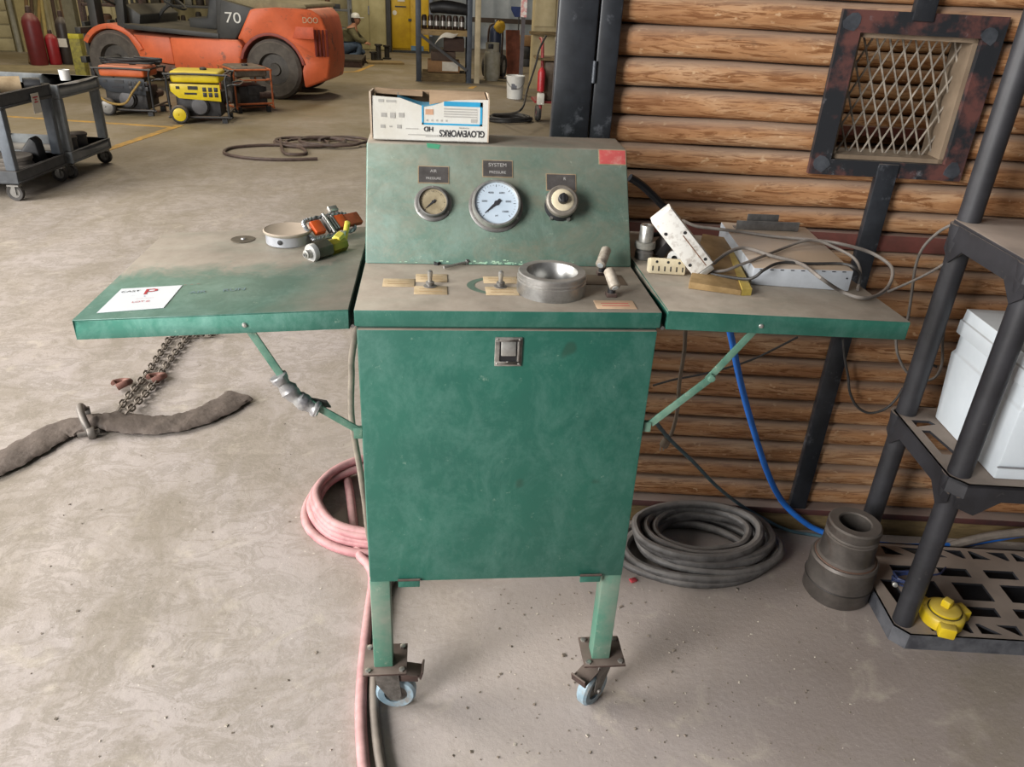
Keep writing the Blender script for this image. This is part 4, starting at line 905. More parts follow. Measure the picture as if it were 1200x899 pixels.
# dark hose coil
HOSE = M('dusty_grey_hose', '5c5a59', .5, 0, '3d3b3a', 30, dust=.5, dustcol='8a827b')
lay0 = MB().box(fl(742, 680, .003), (.024, .016, .006), Euler((.1, .1, .4)).to_matrix()); tag(lay0.build('plastic_scrap', M('red_scrap', 'c24850', .5), None, bevel=.001), 'small red plastic scrap on the floor at the edge of the grey hose coil', 'scrap')
ph = coil(.765, .592, [(.275, -.06, -.01, 0), (.25, -.01, .01, .002), (.215, -.06, -.02, .004), (.265, .0, .005, .030), (.22, .04, .0, .033), (.17, .03, .02, .036), (.25, -.03, .005, .060), (.205, .03, .02, .064), (.16, -.01, .04, .066), (.215, -.03, .0, .090)], 0, .0145, sq=.66)
ph = [p if p.y < .80-.12*(p.x-.7) else Vector((p.x, .80-.12*(p.x-.7)-(p.y-.8)*.0, p.z)) for p in ph]
tag(MB().tube(ph, .0143, 9, 4).build('hose_coil', HOSE, None), 'thick dusty grey hydraulic hose coiled on the floor below the right wing', 'hose')
# blue hose, teal line, cord
BLUE = M('bright_blue_hose', '2a78dc', .4, 0, '2468c0', 10); TEAL = M('teal_line', '4e6a72', .5, 0, '3c525a', 20)
bp = [py(853, 380, .63), py(858, 400, .63), py(866, 440, .63), py(879, 490, .63), py(898, 550, .63), fl(915, 585, .06), fl(935, 606, .03), fl(960, 622, .012), fl(1000, 633, .0125), fl(1050, 640, .0125), fl(1100, 640, .0125), wl(1140, 636, -.06), wl(1200, 626, -.06), wl(1280, 616, -.06)]
def clear_wall(pts, dmax=-.062):      # keep a hose on the room side of the log wall
    out = []
    for p in pts:
        d = (p-WP).dot(WN)
        if d > dmax:
            t_ = ((WP+WN*dmax-CAM_C).dot(WN))/((p-CAM_C).dot(WN)); p = CAM_C+(p-CAM_C)*t_
        out.append(p)
    return out
cable('blue_hose', clear_wall(bp), .0105, BLUE, 'bright blue air hose hanging behind the right wing and running along the floor', 'hose', n=10)
cable('teal_line', clear_wall([py(768, 494, .30), py(785, 515, .42), py(812, 541, .5), py(840, 570, .56), fl(868, 592, .03), fl(895, 608, .012), fl(925, 622, .007), fl(965, 629, .007), fl(1010, 640, .007)], -.05), .006, TEAL, 'thin teal hose running from the console down to the floor', 'hose')
b = [py(803, 385, .50), py(802, 410, .50), py(796, 450, .50), py(794, 480, .50), py(788, 505, .50), py(782, 515, .50)]
pc = thing('power_cord', 'beige power cord hanging under the right wing with its plug at the end', 'cord', b[-1]-Vector((0, 0, .04)))
BEI = M('beige_cord', '8e7f6c', .6, 0, '74675a', 20); MB().tube(b, .006, 8).build('lead', BEI, pc); d = (b[-1]-b[-2]).normalized(); MB().lathe([(.006, -.005), (.012, 0), (.014, .018), (.013, .026)], b[-1], d, 10).build('plug', BEI, pc)
for k in (-.005, .005): MB().box(b[-1]+d*.034+Vector((k, 0, 0)), (.0015, .006, .014)).build('prong', ZINC, pc)
cable('black_cable', [wl(738, 208, -.10), wl(752, 217, -.09), wl(770, 234, -.08), wl(786, 252, -.07), wl(800, 280, -.06), wl(806, 320, -.06)], .011, M('navy_black_hose', '1d2026', .4), 'thick black cable dropping behind the sloped gauge panel', 'cable')
cable('grey_hose', [fl(1000, 640, .016), fl(1040, 648, .0165), fl(1075, 646, .0165), wl(1100, 643, -.085), wl(1135, 634, -.085), wl(1170, 627, -.085), wl(1240, 620, -.085)], .0155, M('taupe_hose', '7b7269', .6, 0, '655d55', 20), 'taupe hose lying along the wall behind the shelf base', 'hose')
# wires near the shelf
cable('grey_cable', [ws(.24, -.105, 1.215)+Vector((.05, 0, 0)), wl(1138, 252, -.17), wl(1118, 262, -.17), wl(1100, 272, -.15), wl(1082, 290, -.13), wl(1073, 312, -.11), wl(1069, 340, -.10), wl(1064, 372, -.09), wl(1058, 390, -.08)], .0042, GCAB, 'grey cable looped around the back shelf post just under the top shelf')
cable('grey_cable', [wl(1160, 284, -.30), wl(1140, 290, -.25), wl(1118, 302, -.2), wl(1092, 318, -.16), wl(1066, 331, -.14), wl(1040, 342, -.12)], .004, GCAB, 'thin grey cable stretched from the shelf top towards the right wing')
cable('grey_cable', [wl(1140, 288, -.2), wl(1130, 302, -.18), wl(1122, 325, -.17), wl(1112, 360, -.16), wl(1105, 395, -.155), wl(1104, 425, -.15), wl(1096, 442, -.14), wl(1080, 446, -.13), wl(1062, 435, -.12), wl(1052, 415, -.11), wl(1050, 398, -.10)], .0042, GCAB, 'grey cable hanging in a deep loop beside the back shelf post')
cable('dark_cable', [wl(1128, 262, -.065), wl(1122, 310, -.06), wl(1090, 370, -.06), wl(1078, 395, -.06), wl(1076, 412, -.06), wl(1086, 424, -.06), wl(1098, 430, -.07)], .004, DCAB, 'dark cable running down behind the back shelf post')
cable('dark_cable', [wl(988, 398, -.065), wl(990, 420, -.06), wl(994, 442, -.06), wl(996, 460, -.06), wl(1004, 476, -.06), wl(1018, 484, -.065), wl(1036, 480, -.065), wl(1050, 468, -.065), wl(1058, 455, -.065)], .0042, DCAB, 'dark cable sagging against the logs below the right wing')
cable('dark_cable', [wl(765, 452, -.055), wl(790, 445, -.055), wl(830, 437, -.055), wl(880, 422, -.055), wl(935, 395, -.055)], .0035, DCAB, 'thin dark wire running along the shaded logs under the right wing')

# heavy steel adapter
c = Vector((1.148, .398, 0)); ADP = M('oily_steel', '5f5954', .45, .45, '47423e', 14, dust=.4, dustcol='7d736a', wear=(8, .55, .7), wearcol='4a3a32')
ad = thing('pipe_adapter', 'heavy stepped steel pipe adapter standing on the floor beside the shelf', 'adapter', c)
MB().lathe([(.060, 0), (.096, 0), (.102, .008), (.102, .052), (.1035, .056), (.1035, .066), (.102, .070), (.102, .138), (.097, .146)], c, (0, 0, 1), 48).build('lower_body', ADP, ad, ang=30)
MB().ring(c+Vector((0, 0, .061)), (0, 0, 1), .1025, .0032, 48, 8).build('groove_band', M('adapter_dark', '34302d', .5, .3), ad)
MB().lathe([(.090, .146), (.090, .150), (.083, .156), (.081, .165), (.080, .228), (.076, .231), (.076, .235), (.080, .238), (.076, .242), (.076, .246), (.080, .249), (.080, .272), (.075, .277), (.050, .277), (.046, .273), (.045, .150)], c, (0, 0, 1), 48).build('upper_body', ADP, ad, ang=30)
MB().ring(c+Vector((0, 0, .147)), (0, 0, 1), .089, .004, 48, 6).build('rust_ring', M('rust_line', '5e4436', .7), ad)
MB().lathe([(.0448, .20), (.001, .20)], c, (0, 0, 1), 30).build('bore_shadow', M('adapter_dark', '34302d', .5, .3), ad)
# yellow hammer union
c = fl(1102, 727, .053); c.z = .0525
YU = M('yellow_union', 'd9bd22', .4, 0, 'c0a31c', 14, wear=(18, .62, .74), wearcol='3d3520', dust=.25)
un = thing('hammer_union', 'bright yellow hammer union cap sitting on the base shelf', 'union', c)
MB().lathe([(.050, 0), (.060, .003), (.060, .036), (.055, .042), (.044, .044)], c, (0, 0, 1), 32).build('nut', YU, un)
for k in range(3):
    a = R(-112+120*k); d = Vector((math.cos(a), math.sin(a), 0)); m3 = Matrix.Rotation(a, 3, 'Z')
    MB().box(c+d*.064+Vector((0, 0, .021)), (.036, .046, .038), m3).build('lug', YU, un, bevel=.005)
MB().lathe([(.044, .044), (.044, .052), (.036, .057), (.022, .058)], c, (0, 0, 1), 28).build('cap', YU, un)
MB().ring(c+Vector((0, 0, .044)), (0, 0, 1), .0465, .0022, 32, 6).build('dark_seam', M('union_grime', '4c421f', .7), un)
MB().box(c+Vector((0, 0, .070)), (.026, .026, .026), Matrix.Rotation(.5, 3, 'Z')).build('plug', YU, un, bevel=.004)
# blue wire bundle
c = fl(1062, 684, .053); b = MB(); pts = []
for k in range(5*10):
    a = k/10*2*math.pi; pts.append(c+Vector((.045*math.cos(a)+rng.uniform(-.006, .006), .030*math.sin(a)+rng.uniform(-.006, .006), .006+k*.0005+rng.uniform(0, .004))))
pts += [c+Vector((.08, .02, .012)), c+Vector((.13, .03, .01)), c+Vector((.17, .06, .009))]
wbn = thing('wire_bundle', 'small bundle of blue and black wire on the base shelf', 'wire', c)
b.tube(pts, .0032, 6, 4).build('wire', M('dark_blue_wire', '35436e', .5, 0, '20263c', 30), wbn)
MB().lathe([(.008, 0), (.008, .02), (.004, .021)], c+Vector((-.05, -.01, .012)), (-.3, -.6, .3), 10).build('connector', ZINC, wbn)

# ---------------------------------------------------------------- sling, shackle, chain on the left
SL = M('brown_canvas', '51463f', .75, 0, '3b322d', 20, dust=.35, dustcol='7d7066', bump=.4, bscale=40)
b = MB(); P = smooth([fl(-80, 570, .02), fl(-30, 552, .02), fl(0, 541, .02), fl(35, 522, .022), fl(70, 503, .022), fl(105, 494, .03), fl(140, 494, .026), (fl(180, 496, .024)), fl(215, 492, .022), fl(250, 480, .02), fl(281, 462, .02)], 10)
k = len(P); vv = []; n = 14
for i, p in enumerate(P):
    t = (P[min(i+1, k-1)]-P[max(i-1, 0)]); t.z = 0; t.normalize(); sd = Vector((-t.y, t.x, 0)); q = i/(k-1)
    wd = .074+.016*max(0, .5-q)*2-.022*math.exp(-((q-.53)/.05)**2)+.004*math.sin(i*.9)+.003*math.sin(i*2.3); ht = .013+.012*math.exp(-((q-.55)/.08)**2)
    for j in range(n):
        a = 2*math.pi*j/n; wr = 1+.30*math.sin(i*.62+j*1.7)+.18*math.sin(i*1.4-j*2.4)
        vv.append(Vector((p.x, p.y, ht+.0015))+sd*math.cos(a)*wd+Vector((0, 0, math.sin(a)*ht*(wr if math.sin(a) > 0 else 1))))
b.add(vv, [(i*n+j, i*n+(j+1) % n, (i+1)*n+(j+1) % n, (i+1)*n+j) for i in range(k-1) for j in range(n)]+[tuple(reversed(range(n))), tuple(range((k-1)*n, k*n))])
tag(b.build('lifting_sling', SL, None), 'dusty brown canvas-covered lifting sling lying on the floor', 'sling')
c = fl(104, 494, .03); d = (fl(98, 478, .03)-fl(106, 517, .03)); d.z = 0; d.normalize(); e = Vector((-d.y, d.x, 0))
SHK = M('grey_shackle', '77736e', .5, .5, '57524e', 20, dust=.3)
sk = thing('shackle', 'grey steel bow shackle around the canvas sling', 'shackle', c-Vector((0, 0, .03)))
bow = [c-d*.082+Vector((-.045, 0, 0))*0+Vector((0, 0, 0))]
bow = []
for k in range(13):
    a = R(-180*k/12+180); bow.append(c+d*(.092*math.cos(a))*1.0+Vector((0, 0, -.012+.074*math.sin(a)))+e*.02*math.sin(a))
MB().tube(bow, .0145, 12, 3).build('bow', SHK, sk)
for q in (bow[0], bow[-1]): MB().lathe([(.023, -.014), (.026, -.010), (.026, .010), (.023, .014)], q+Vector((0, 0, .008)), e, 18).build('eye', SHK, sk)
MB().cyl(bow[0]+Vector((0, 0, .008))-e*.03, bow[0]+Vector((0, 0, .008))+e*.05, .011, n=14).build('pin', SHK, sk)
CHN = M('chain_steel', '81786d', .5, .4, '5d554c', 30, dust=.35)
lk = MB(); pts = []
for k in range(20):
    a = 2*math.pi*k/20; pts.append(Vector((.014*math.cos(a)+(.010 if math.cos(a) > 0 else -.010), .0125*math.sin(a), 0)))
link = lk.tube(pts, .0045, 6, 1, closed=True).mesh('link', CHN)
def chain(path, label, hook, roots=None):
    P = smooth(path, 40); step = .034; acc = [P[0]]; L_ = 0
    for a, b_ in zip(P, P[1:]):
        L_ += (b_-a).length
        if L_ >= step: acc.append(b_); L_ = 0
    t_ = thing('lifting_chain', label, 'chain', Vector((acc[0].x, acc[0].y, 0)))
    for i in range(len(acc)-1):
        d = (acc[i+1]-acc[i]).normalized(); s_ = Vector((0, 0, 1)).cross(d).normalized(); u_ = d.cross(s_); m3 = Matrix((d, s_, u_)).transposed() @ Matrix.Rotation(R(45 if i % 2 else -45), 3, 'X')
        p = acc[i]-Vector(t_.location); p.z = max(p.z, .0145); share(link, 'link', t_, p, m3)
    if hook:
        h = Vector(hook); MB().tube([h+Vector((.0, -.03, .02)), h+Vector((.03, -.01, .03)), h+Vector((.035, .03, .02)), h+Vector((.0, .045, .016)), h+Vector((-.03, .025, .02)), h+Vector((-.028, .0, .024))], lambda t: .016*(1-.4*t), 10, 5).build('hook', M('rusty_pink_hook', '8a6257', .6, .2, '6a463d', 25), t_)
    return t_
chain([fl(140, 478, .016), fl(152, 462, .018), fl(170, 440, .016), fl(186, 416, .016), fl(199, 396, .016), fl(214, 380, .016)], 'grey chain with rusty hook, the strand nearer the sling end', fl(141, 455, 0))
chain([fl(150, 482, .034), fl(166, 466, .022), fl(183, 446, .016), fl(200, 420, .016), fl(214, 402, .016), fl(226, 386, .016)], 'grey chain running under the left wing beside its twin strand', fl(182, 448, 0))
chain([fl(216, 394, .016), fl(232, 393, .016), fl(250, 392, .016), fl(262, 390, .016)], 'short tail of grey chain just below the left wing edge', None)

# ---------------------------------------------------------------- grit on the floor
PEB = M('grit', '8d8274', .8, 0, '5e544b', 200); PEBL = M('pale_grit', 'c9c0b2', .8, 0, 'a39a8c', 200)
for mt, nn_, nm in ((PEB, 420, 'floor_grit'), (PEBL, 130, 'pale_floor_grit')):
    b = MB()
    for k in range(nn_):
        if k % 2: u, v = rng.uniform(560, 1000), rng.uniform(690, 890)
        else: u, v = rng.uniform(0, 1200), rng.uniform(420, 895)
        p = fl(u, v); r_ = min(.0042, abs(rng.gauss(0, .0012))+.0006)
        if p.y > .6 and p.x > .4: continue
        b.box(p+Vector((0, 0, r_*.4)), (r_*2*rng.uniform(.6, 1.4), r_*2*rng.uniform(.6, 1.4), r_), Euler((rng.uniform(-.4, .4), rng.uniform(-.4, .4), rng.uniform(0, 3))).to_matrix())
    o = b.build(nm, mt, None); tag(o, 'fine grit scattered over the concrete floor' if nm == 'floor_grit' else 'pale chips scattered over the concrete floor', 'grit', kind='stuff')

# ---------------------------------------------------------------- background : carts
DGR = M('charcoal_cart_plastic', '46494d', .55, 0, '33363a', 10, dust=.3); LGR = M('grey_cart_plastic', '7b7f80', .55, 0, '63676a', 8, dust=.35)
TYRE = M('tyre_rubber', '2e2c2b', .75, 0, '403d3a', 20, dust=.35); HUBS = M('hub_grey', '8c8a86', .45, .4)
def cart(label, mid, rz, L_, W_, H_, mat, post):
    t = thing('utility_cart', label, 'cart', mid, rz, 'utility carts by the yellow floor line')
    def tray(z0, z1, nm):
        b = MB(); b.bb((-L_, -W_/2, z0), (0, W_/2, z0+.02))
        b.bb((-L_, -W_/2, z0+.02), (0, -W_/2+.025, z1)).bb((-L_, W_/2-.025, z0+.02), (0, W_/2, z1)).bb((-.025, -W_/2+.025, z0+.02), (0, W_/2-.025, z1)).bb((-L_, -W_/2+.025, z0+.02), (-L_+.025, W_/2-.025, z1))
        b.build(nm, mat, t, w=False, bevel=.005)
    tray(H_-.11, H_, 'top_tray'); tray(.135, .235, 'bottom_tray')
    for x in (-.045, -L_+.045):
        for y in (-W_/2+.035, W_/2-.035):
            MB().bb((x-.04, y-.03, .235), (x+.04, y+.03, H_-.11)).build('corner_post', post, t, w=False, bevel=.012)
            c = MB().box((x-.02, y, .120), (.09, .05, .012)).box((x-.02, y-.022, .085), (.03, .004, .07)).box((x-.02, y+.022, .085), (.03, .004, .07)).build('caster', HUBS, t, w=False)
            MB().lathe([(.040, -.014), (.062, -.018), (.066, -.012), (.066, .012), (.062, .018), (.040, .014)], (x-.02, y, .066), (0, 1, 0), 24, closed=True).build('tyre', TYRE, c, w=False)
            MB().lathe([(.041, -.012), (.041, .012)], (x-.02, y, .066), (0, 1, 0), 18).build('hub', HUBS, c, w=False)
    return t
CA = (Vector((-3.345, 5.31, 0)), R(-5)); CB = (Vector((-3.25, 6.085, 0)), R(-5))
cart('dark grey plastic cart with a white tag on its end', CA[0], CA[1], 1.05, .74, .80, DGR, M('blue_grey_post', '5c636b', .5, 0, '474d54', 9, dust=.2))
cart('lighter grey plastic cart behind the dark grey one', CB[0], CB[1], 1.0, .72, .78, LGR, LGR)
def cl(C, x, y, z): return C[0]+Matrix.Rotation(C[1], 3, 'Z') @ Vector((x, y, z))
LEA = M('tan_leather', 'b09a7a', .75, 0, '8f7a5c', 9); PAP = M('paper_white', 'd8d4ca', .7, 0, 'c4bfb2', 8)
p = cl(CA, .004, .06, .66)
tg = thing('hanging_tag', 'white paper tag with red print hanging on the dark cart', 'tag', cl(CA, .008, .06, .56), CA[1])
MB().box(cl(CA, .006, .10, .68), (.003, .11, .15), Matrix.Rotation(CA[1], 3, 'Z')).build('card', PAP, tg)
for k, w_ in enumerate((.07, .03, .05)): MB().box(cl(CA, .0082, .10, .725-k*.018), (.001, w_, .010), Matrix.Rotation(CA[1], 3, 'Z')).build('red_print', INKR, tg)
def lay(nm, lab, cat, b, mat, grp=None, **k): return tag(b.build(nm, mat, None, **k), lab, cat, grp)
r0 = MB().lathe([(.062, 0), (.066, .004), (.066, .42), (.055, .42), (.055, 0)], cl(CA, -.50, -.02, .80), cl(CA, -.14, .20, .80)-cl(CA, -.50, -.02, .80), 18, closed=True); lay('leather_roll', 'rolled tan leather gauntlet on the dark cart', 'roll', r0, LEA)
b = MB().lathe([(.05, 0), (.052, .003), (.052, .12), (.045, .12), (.045, .0)], cl(CA, -.13, .215, .80), cl(CA, .0, .30, .80)-cl(CA, -.13, .215, .80), 16, closed=True); lay('black_tube', 'short black tube at the end of the tan roll', 'tube', b, BLK)
for k, (x, y, rx, ry, rz_, c_, lab) in enumerate(((-.30, -.22, .13, .09, .05, '4a3f37', 'brown crumpled rag on the front corner of the dark cart'), (-.62, .1, .2, .12, .04, '2f2d2c', 'black cloth heap on the dark cart'), (-.14, -.25, .09, .06, .03, '77706a', 'grey rag lump beside the brown rag on the dark cart'))):
    b = MB().sphere(cl(CA, x, y, .755+rz_), rx, ry, rz_+.03, 14, 8); b.jitter(.012); lay('rag_heap', lab, 'rag', b, M('rag_'+c_, c_, .9, 0, None, 25), None)
b = MB().lathe([(.040, 0), (.046, .085), (.042, .085), (.037, .004)], cl(CB, -.10, -.02, .78), (0, 0, 1), 18); lay('white_cup', 'small white cup at the edge of the lighter cart', 'cup', b, WHT)
for k, (x, y) in enumerate(((-.12, -.20), (-.10, -.13), (-.18, -.07))):
    b = MB().box(cl(CB, x, y-.06, .715), (.12, .09, .05), Matrix.Rotation(.4*k, 3, 'Z')); lay('red_packet', ('third', 'second', 'first')[k]+' red and white packet from the white cup on the lighter cart', 'packet', b, M('red_white_packet', 'b5474a', .6, 0, 'd8cfca', 22, 3, (.45, .52)), 'red packets on the lighter cart', bevel=.01)
for k, (x, y) in enumerate(((-.12, -.16), (-.12, .02))):
    t = thing('black_canister', 'squat black canister on the lower tray, '+('nearer to', 'farther from')[k]+' the dark cart', 'canister', cl(CB, x, y, .155), 0, 'black canisters on the lighter cart')
    MB().lathe([(.070, 0), (.075, .005), (.072, .15)], cl(CB, x, y, .156), (0, 0, 1), 20).build('pot', BLK, t); MB().lathe([(.078, .15), (.080, .155), (.080, .17), (.07, .178)], cl(CB, x, y, .156), (0, 0, 1), 20).build('lid', BLKD, t)
for k in range(4): lay('grinding_disc', ('bottom', 'third', 'second', 'topmost')[k]+' grey grinding disc in the stack on the lower tray of the dark cart', 'disc', MB().lathe([(.02, 0), (.15, 0), (.152, .004), (.152, .026), (.148, .03), (.02, .03)], cl(CA, -.25+.012*(k % 2), .0, .156+k*.0315), (0, 0, 1), 26, closed=True), M('disc_grey', '6e675f', .7, 0, '57504a', 12), 'grinding discs on the dark cart')
b = MB().prism([(-.13, 0), (.12, 0), (.10, .2), (.06, .24), (-.04, .12)], cl(CA, -.22, .16, .156), (1, 0, 0), (0, 0, 1), -.14); lay('black_bag', 'black tool bag on the lower tray of the dark cart', 'bag', b, BLK, bevel=.02)
b = MB().sphere(cl(CA, -.60, -.12, .255), .16, .13, .08); b.jitter(.01); lay('cable_heap', 'dark heap of cable on the lower tray of the dark cart', 'cable', b, DCAB)

# ---------------------------------------------------------------- generators
def generator(label, loc, rz, sc, frame, tank, panel, wheel, engine, n_sock=3):
    t = thing('portable_generator', label, 'generator', loc, rz, 'portable generators in front of the forklift')
    L_, W_, H_ = .66*sc, .50*sc, .56*sc; z0 = .08*sc; r_ = .013*sc
    def P3(x, y, z): return Vector((x*sc, y*sc, z*sc))
    b = MB()
    for y in (-.25, .25): b.tube([P3(-.33, y, .10), P3(-.33, y, .50), P3(-.31, y, .55), P3(.31, y, .55), P3(.33, y, .50), P3(.33, y, .10), P3(.31, y, .07), P3(-.31, y, .07)], r_, 8, 3, closed=True)
    for x, z in ((-.33, .12), (.33, .12), (-.31, .55), (.31, .55), (-.2, .07), (.2, .07)): b.cyl(P3(x, -.25, z), P3(x, .25, z), r_, n=8)
    b.build('frame', frame, t, w=False)
    tk = MB().box(P3(-.02, .01, .515), (.56*sc, .44*sc, .13*sc)).build('fuel_tank', tank, t, w=False, bevel=.03*sc, seg=3)
    MB().lathe([(.04*sc, 0), (.042*sc, .02*sc), (.03*sc, .03*sc)], P3(.05, .0, .58), (0, 0, 1), 16).build('fuel_cap', BLK, t, w=False)
    pl = MB().prism([(-.31*sc, .44*sc), (-.31*sc, .36*sc), (-.22*sc, .28*sc), (.26*sc, .25*sc), (.26*sc, .44*sc)], P3(0, -.215, 0), (1, 0, 0), (0, 0, 1), .02*sc).build('control_panel', panel, t, w=False, bevel=.004)
    f = -.2365
    for k in range(n_sock):
        for z in (.385, .325): MB().box(P3(.08+k*.065, f-.002, z), (.042*sc, .006, .05*sc)).build('socket', BLK, pl, w=False, bevel=.003)
    MB().box(P3(-.05, f-.002, .40), (.11*sc, .006, .04*sc)).build('switch', BLK, pl, w=False); MB().box(P3(-.22, f-.002, .40), (.04*sc, .006, .03*sc)).build('breaker', BLK, pl, w=False)
    MB().box(P3(-.08, f-.002, .335), (.14*sc, .004, .022*sc)).build('label_strip', INK, pl, w=False)
    e = MB().box(P3(-.02, .02, .20), (.50*sc, .38*sc, .26*sc)).cyl(P3(.0, -.20, .19), P3(.0, .15, .19), .11*sc, n=18).box(P3(.16, .06, .28), (.18*sc, .22*sc, .12*sc)).build('engine', engine, t, w=False, bevel=.008)
    MB().lathe([(.07*sc, 0), (.09*sc, .01*sc), (.09*sc, .03*sc), (.03*sc, .04*sc)], P3(.0, -.20, .19), (0, -1, 0), 18).build('recoil_cover', M('recoil_grey', '5d5c5e', .5, .3), t, w=False)
    MB().lathe([(.05*sc, 0), (.05*sc, .2*sc)], P3(.22, .1, .22), (0, 1, 0), 14).build('muffler', RUST, t, w=False)
    for y in (-.29, .29):
        wv = MB().lathe([(.055*sc, -.03*sc), (.09*sc, -.035*sc), (.105*sc, -.02*sc), (.105*sc, .02*sc), (.09*sc, .035*sc), (.055*sc, .03*sc)], P3(-.22, y, .105), (0, 1, 0), 24, closed=True).build('wheel', TYRE, t, w=False)
        hb = MB().lathe([(.075*sc, -.036*sc), (.04*sc, -.045*sc), (.012*sc, -.045*sc), (.012*sc, .045*sc), (.04*sc, .045*sc), (.075*sc, .036*sc)], P3(-.22, y, .105), (0, 1, 0), 20)
        hb.build('wheel_hub', wheel, wv, w=False)
    for y in (-.2, .2): MB().bb(P3(.24, y-.025, 0), P3(.30, y+.025, .075)).build('foot', BLK, t, w=False)
    b = MB(); b.tube([P3(.33, -.18, .42), P3(.40, -.18, .44), P3(.47, -.17, .44), P3(.48, 0, .44), P3(.47, .17, .44), P3(.40, .18, .44), P3(.33, .18, .42)], r_*.9, 8, 4); b.build('handle', frame, t, w=False)
    return t
BFR = M('black_tube_frame', '1f2022', .45, 0, '2d2e30', 10, dust=.25); YGEN = M('generator_yellow', 'd8c11f', .4, 0, 'c6ad1a', 6, dust=.3, dustcol='b8a878'); OGEN = M('generator_orange', 'cf6a3d', .45, 0, 'b9582c', 6, dust=.4); DPAN = M('generator_dark_panel', '30353c', .5, 0, '262a30', 8); ENG = M('engine_dark', '3c3b3c', .55, .2, '262526', 15)
OFR = M('orange_tube_frame', 'b5643a', .5, 0, '934a26', 12)
generator('yellow portable generator with a yellow front panel and yellow wheel hubs', (-3.03, 9.03, 0), R(4), 1.02, BFR, YGEN, YGEN, YGEN, ENG)
g1 = generator('black framed portable generator with an orange tank top', (-3.99, 9.42, 0), R(-4), 1.0, BFR, OGEN, DPAN, HUBS, ENG, 4)
generator('orange framed portable generator with dark tank beside the forklift wheel', (-2.70, 9.98, 0), R(-60), .98, OFR, M('dirty_tank', '6b6256', .6, 0, '4e463c', 9), DPAN, HUBS, ENG)
b = [Vector(p) for p in ((-4.37, 9.12, .45), (-4.35, 9.10, .3), (-4.19, 9.07, .17), (-3.99, 9.06, .16), (-3.87, 9.07, .3), (-3.77, 9.10, .42))]
cable('tan_rope', b, .014, M('tan_rope', 'a08448', .8, 0, '80683a', 30), 'tan hose draped across the front of the black generator', 'hose')
b = []
for k in range(40): a = k*.52; b.append(Vector((-3.95+.33*math.cos(a)+rng.uniform(-.05, .05), 9.42+.13*math.sin(a)+rng.uniform(-.03, .03), .595+.0016*k)))
cable('extension_cord', b, .013, BLK, 'tangle of black cord on top of the black generator', 'cord')

# ---------------------------------------------------------------- forklift
FO = Vector((-2.50, 11.10, 0)); FA = R(-10)
fk = thing('forklift', 'large orange forklift with black side panel reading 70', 'forklift', FO, FA)
ORF = M('forklift_orange', 'd8683c', .5, 0, 'c25a32', 3, wear=(4.5, .58, .68), wearcol='6d4a3a', dust=.35); BLF = M('forklift_black', '2b2c2c', .55, 0, '3a3a38', 5, dust=.5, dustcol='6a6250'); TAU = M('forklift_tan_top', '84795a', .7, 0, '6b6148', 5)
def fpoly(nm, pts, y0, y1, mat, par=fk, bev=.02, taper=False):
    b = MB().prism(pts, (0, y1, 0), (1, 0, 0), (0, 0, 1), y1-y0)
    if taper:
        for p in b.v:
            if p.x > .45: p.y += (1 if p.y < .5 else -1)*(p.x-.45)*.75
    return b.build(nm, mat, par, w=False, bevel=bev)
def arcp(cx, cz, r_, a0, a1, n=10): return [(cx+r_*math.cos(R(a0+(a1-a0)*i/n)), cz+r_*math.sin(R(a0+(a1-a0)*i/n))) for i in range(n+1)]
# x grows to the rear (counterweight), y away from the viewer
fpoly('counterweight', [(-.50, .80), (-.26, 1.215), (.10, 1.25), (.60, 1.25), (.72, 1.16), (.78, .95), (.80, .55), (.75, .30), (.46, .18), (.44, .42)]+arcp(0, .42, .48, 12, 140, 8)+[(-.42, .80)], -.10, 1.22, ORF, bev=.04, taper=True)
for z_ in range(4): MB().box((.63+z_*.045, -.10+(.18+z_*.045)*.75, .80), (.020, .05, .36), Matrix.Rotation(R(37), 3, 'Z')).build('grille_slot', M('grille_red', '6f2f28', .6), fk, w=False)
for s_, nm in ((-.105, 'vent_recess'),): MB().prism([(.34, .86), (.66, .86), (.66, 1.02), (.40, 1.02)], (0, s_, 0), (1, 0, 0), (0, 0, 1), .012).build(nm, M('recess_orange', 'c0512c', .6), fk, w=False, bevel=.008)
fpoly('side_panel', [(-.78, .80), (-.68, 1.32), (-.20, 1.22), (-.52, .80)], -.085, 1.5, BLF)
fpoly('hood_top', [(-.70, 1.32), (-.20, 1.20), (.55, 1.255), (.52, 1.31), (-.2, 1.36), (-.68, 1.40)], .0, 1.45, TAU)
text('70', INKW, (-.52, -.092, 1.08), (1, 0, 0), (0, 0, 1), .20, fk, w=False, sx=1.25, th=.004)
text('DOO', M('tan_letter', 'cfc0a0', .7), (.58, .004, 1.10), (.8, .6, 0), (0, 0, 1), .11, fk, w=False, sx=.9, th=.006)
fpoly('chassis_side', [(-1.52, .78), (-.50, .80), (-.42, .72), (-.50, .40), (-.62, .34), (-1.50, .36)], -.09, 1.5, ORF, bev=.03)
fpoly('step_side', [(-2.20, .80), (-1.53, .78), (-1.51, .40), (-2.02, .44), (-2.1, .62)], -.05, 1.45, ORF, bev=.03)
fpoly('sill', [(-2.05, .43), (-.60, .33), (-.60, .24), (-2.0, .30)], .0, 1.4, M('sill_dirty', '8a5a44', .6, 0, '5f473a', 6))
fpoly('front_fender', arcp(-2.42, .42, .50, 20, 150, 12)+list(reversed(arcp(-2.42, .42, .43, 20, 150, 12))), -.08, .40, ORF, bev=.008)
fpoly('rear_arch', arcp(0, .42, .50, 10, 165, 12)+list(reversed(arcp(0, .42, .455, 10, 165, 12))), -.095, .40, M('arch_red', '8c3f33', .6), bev=.006)
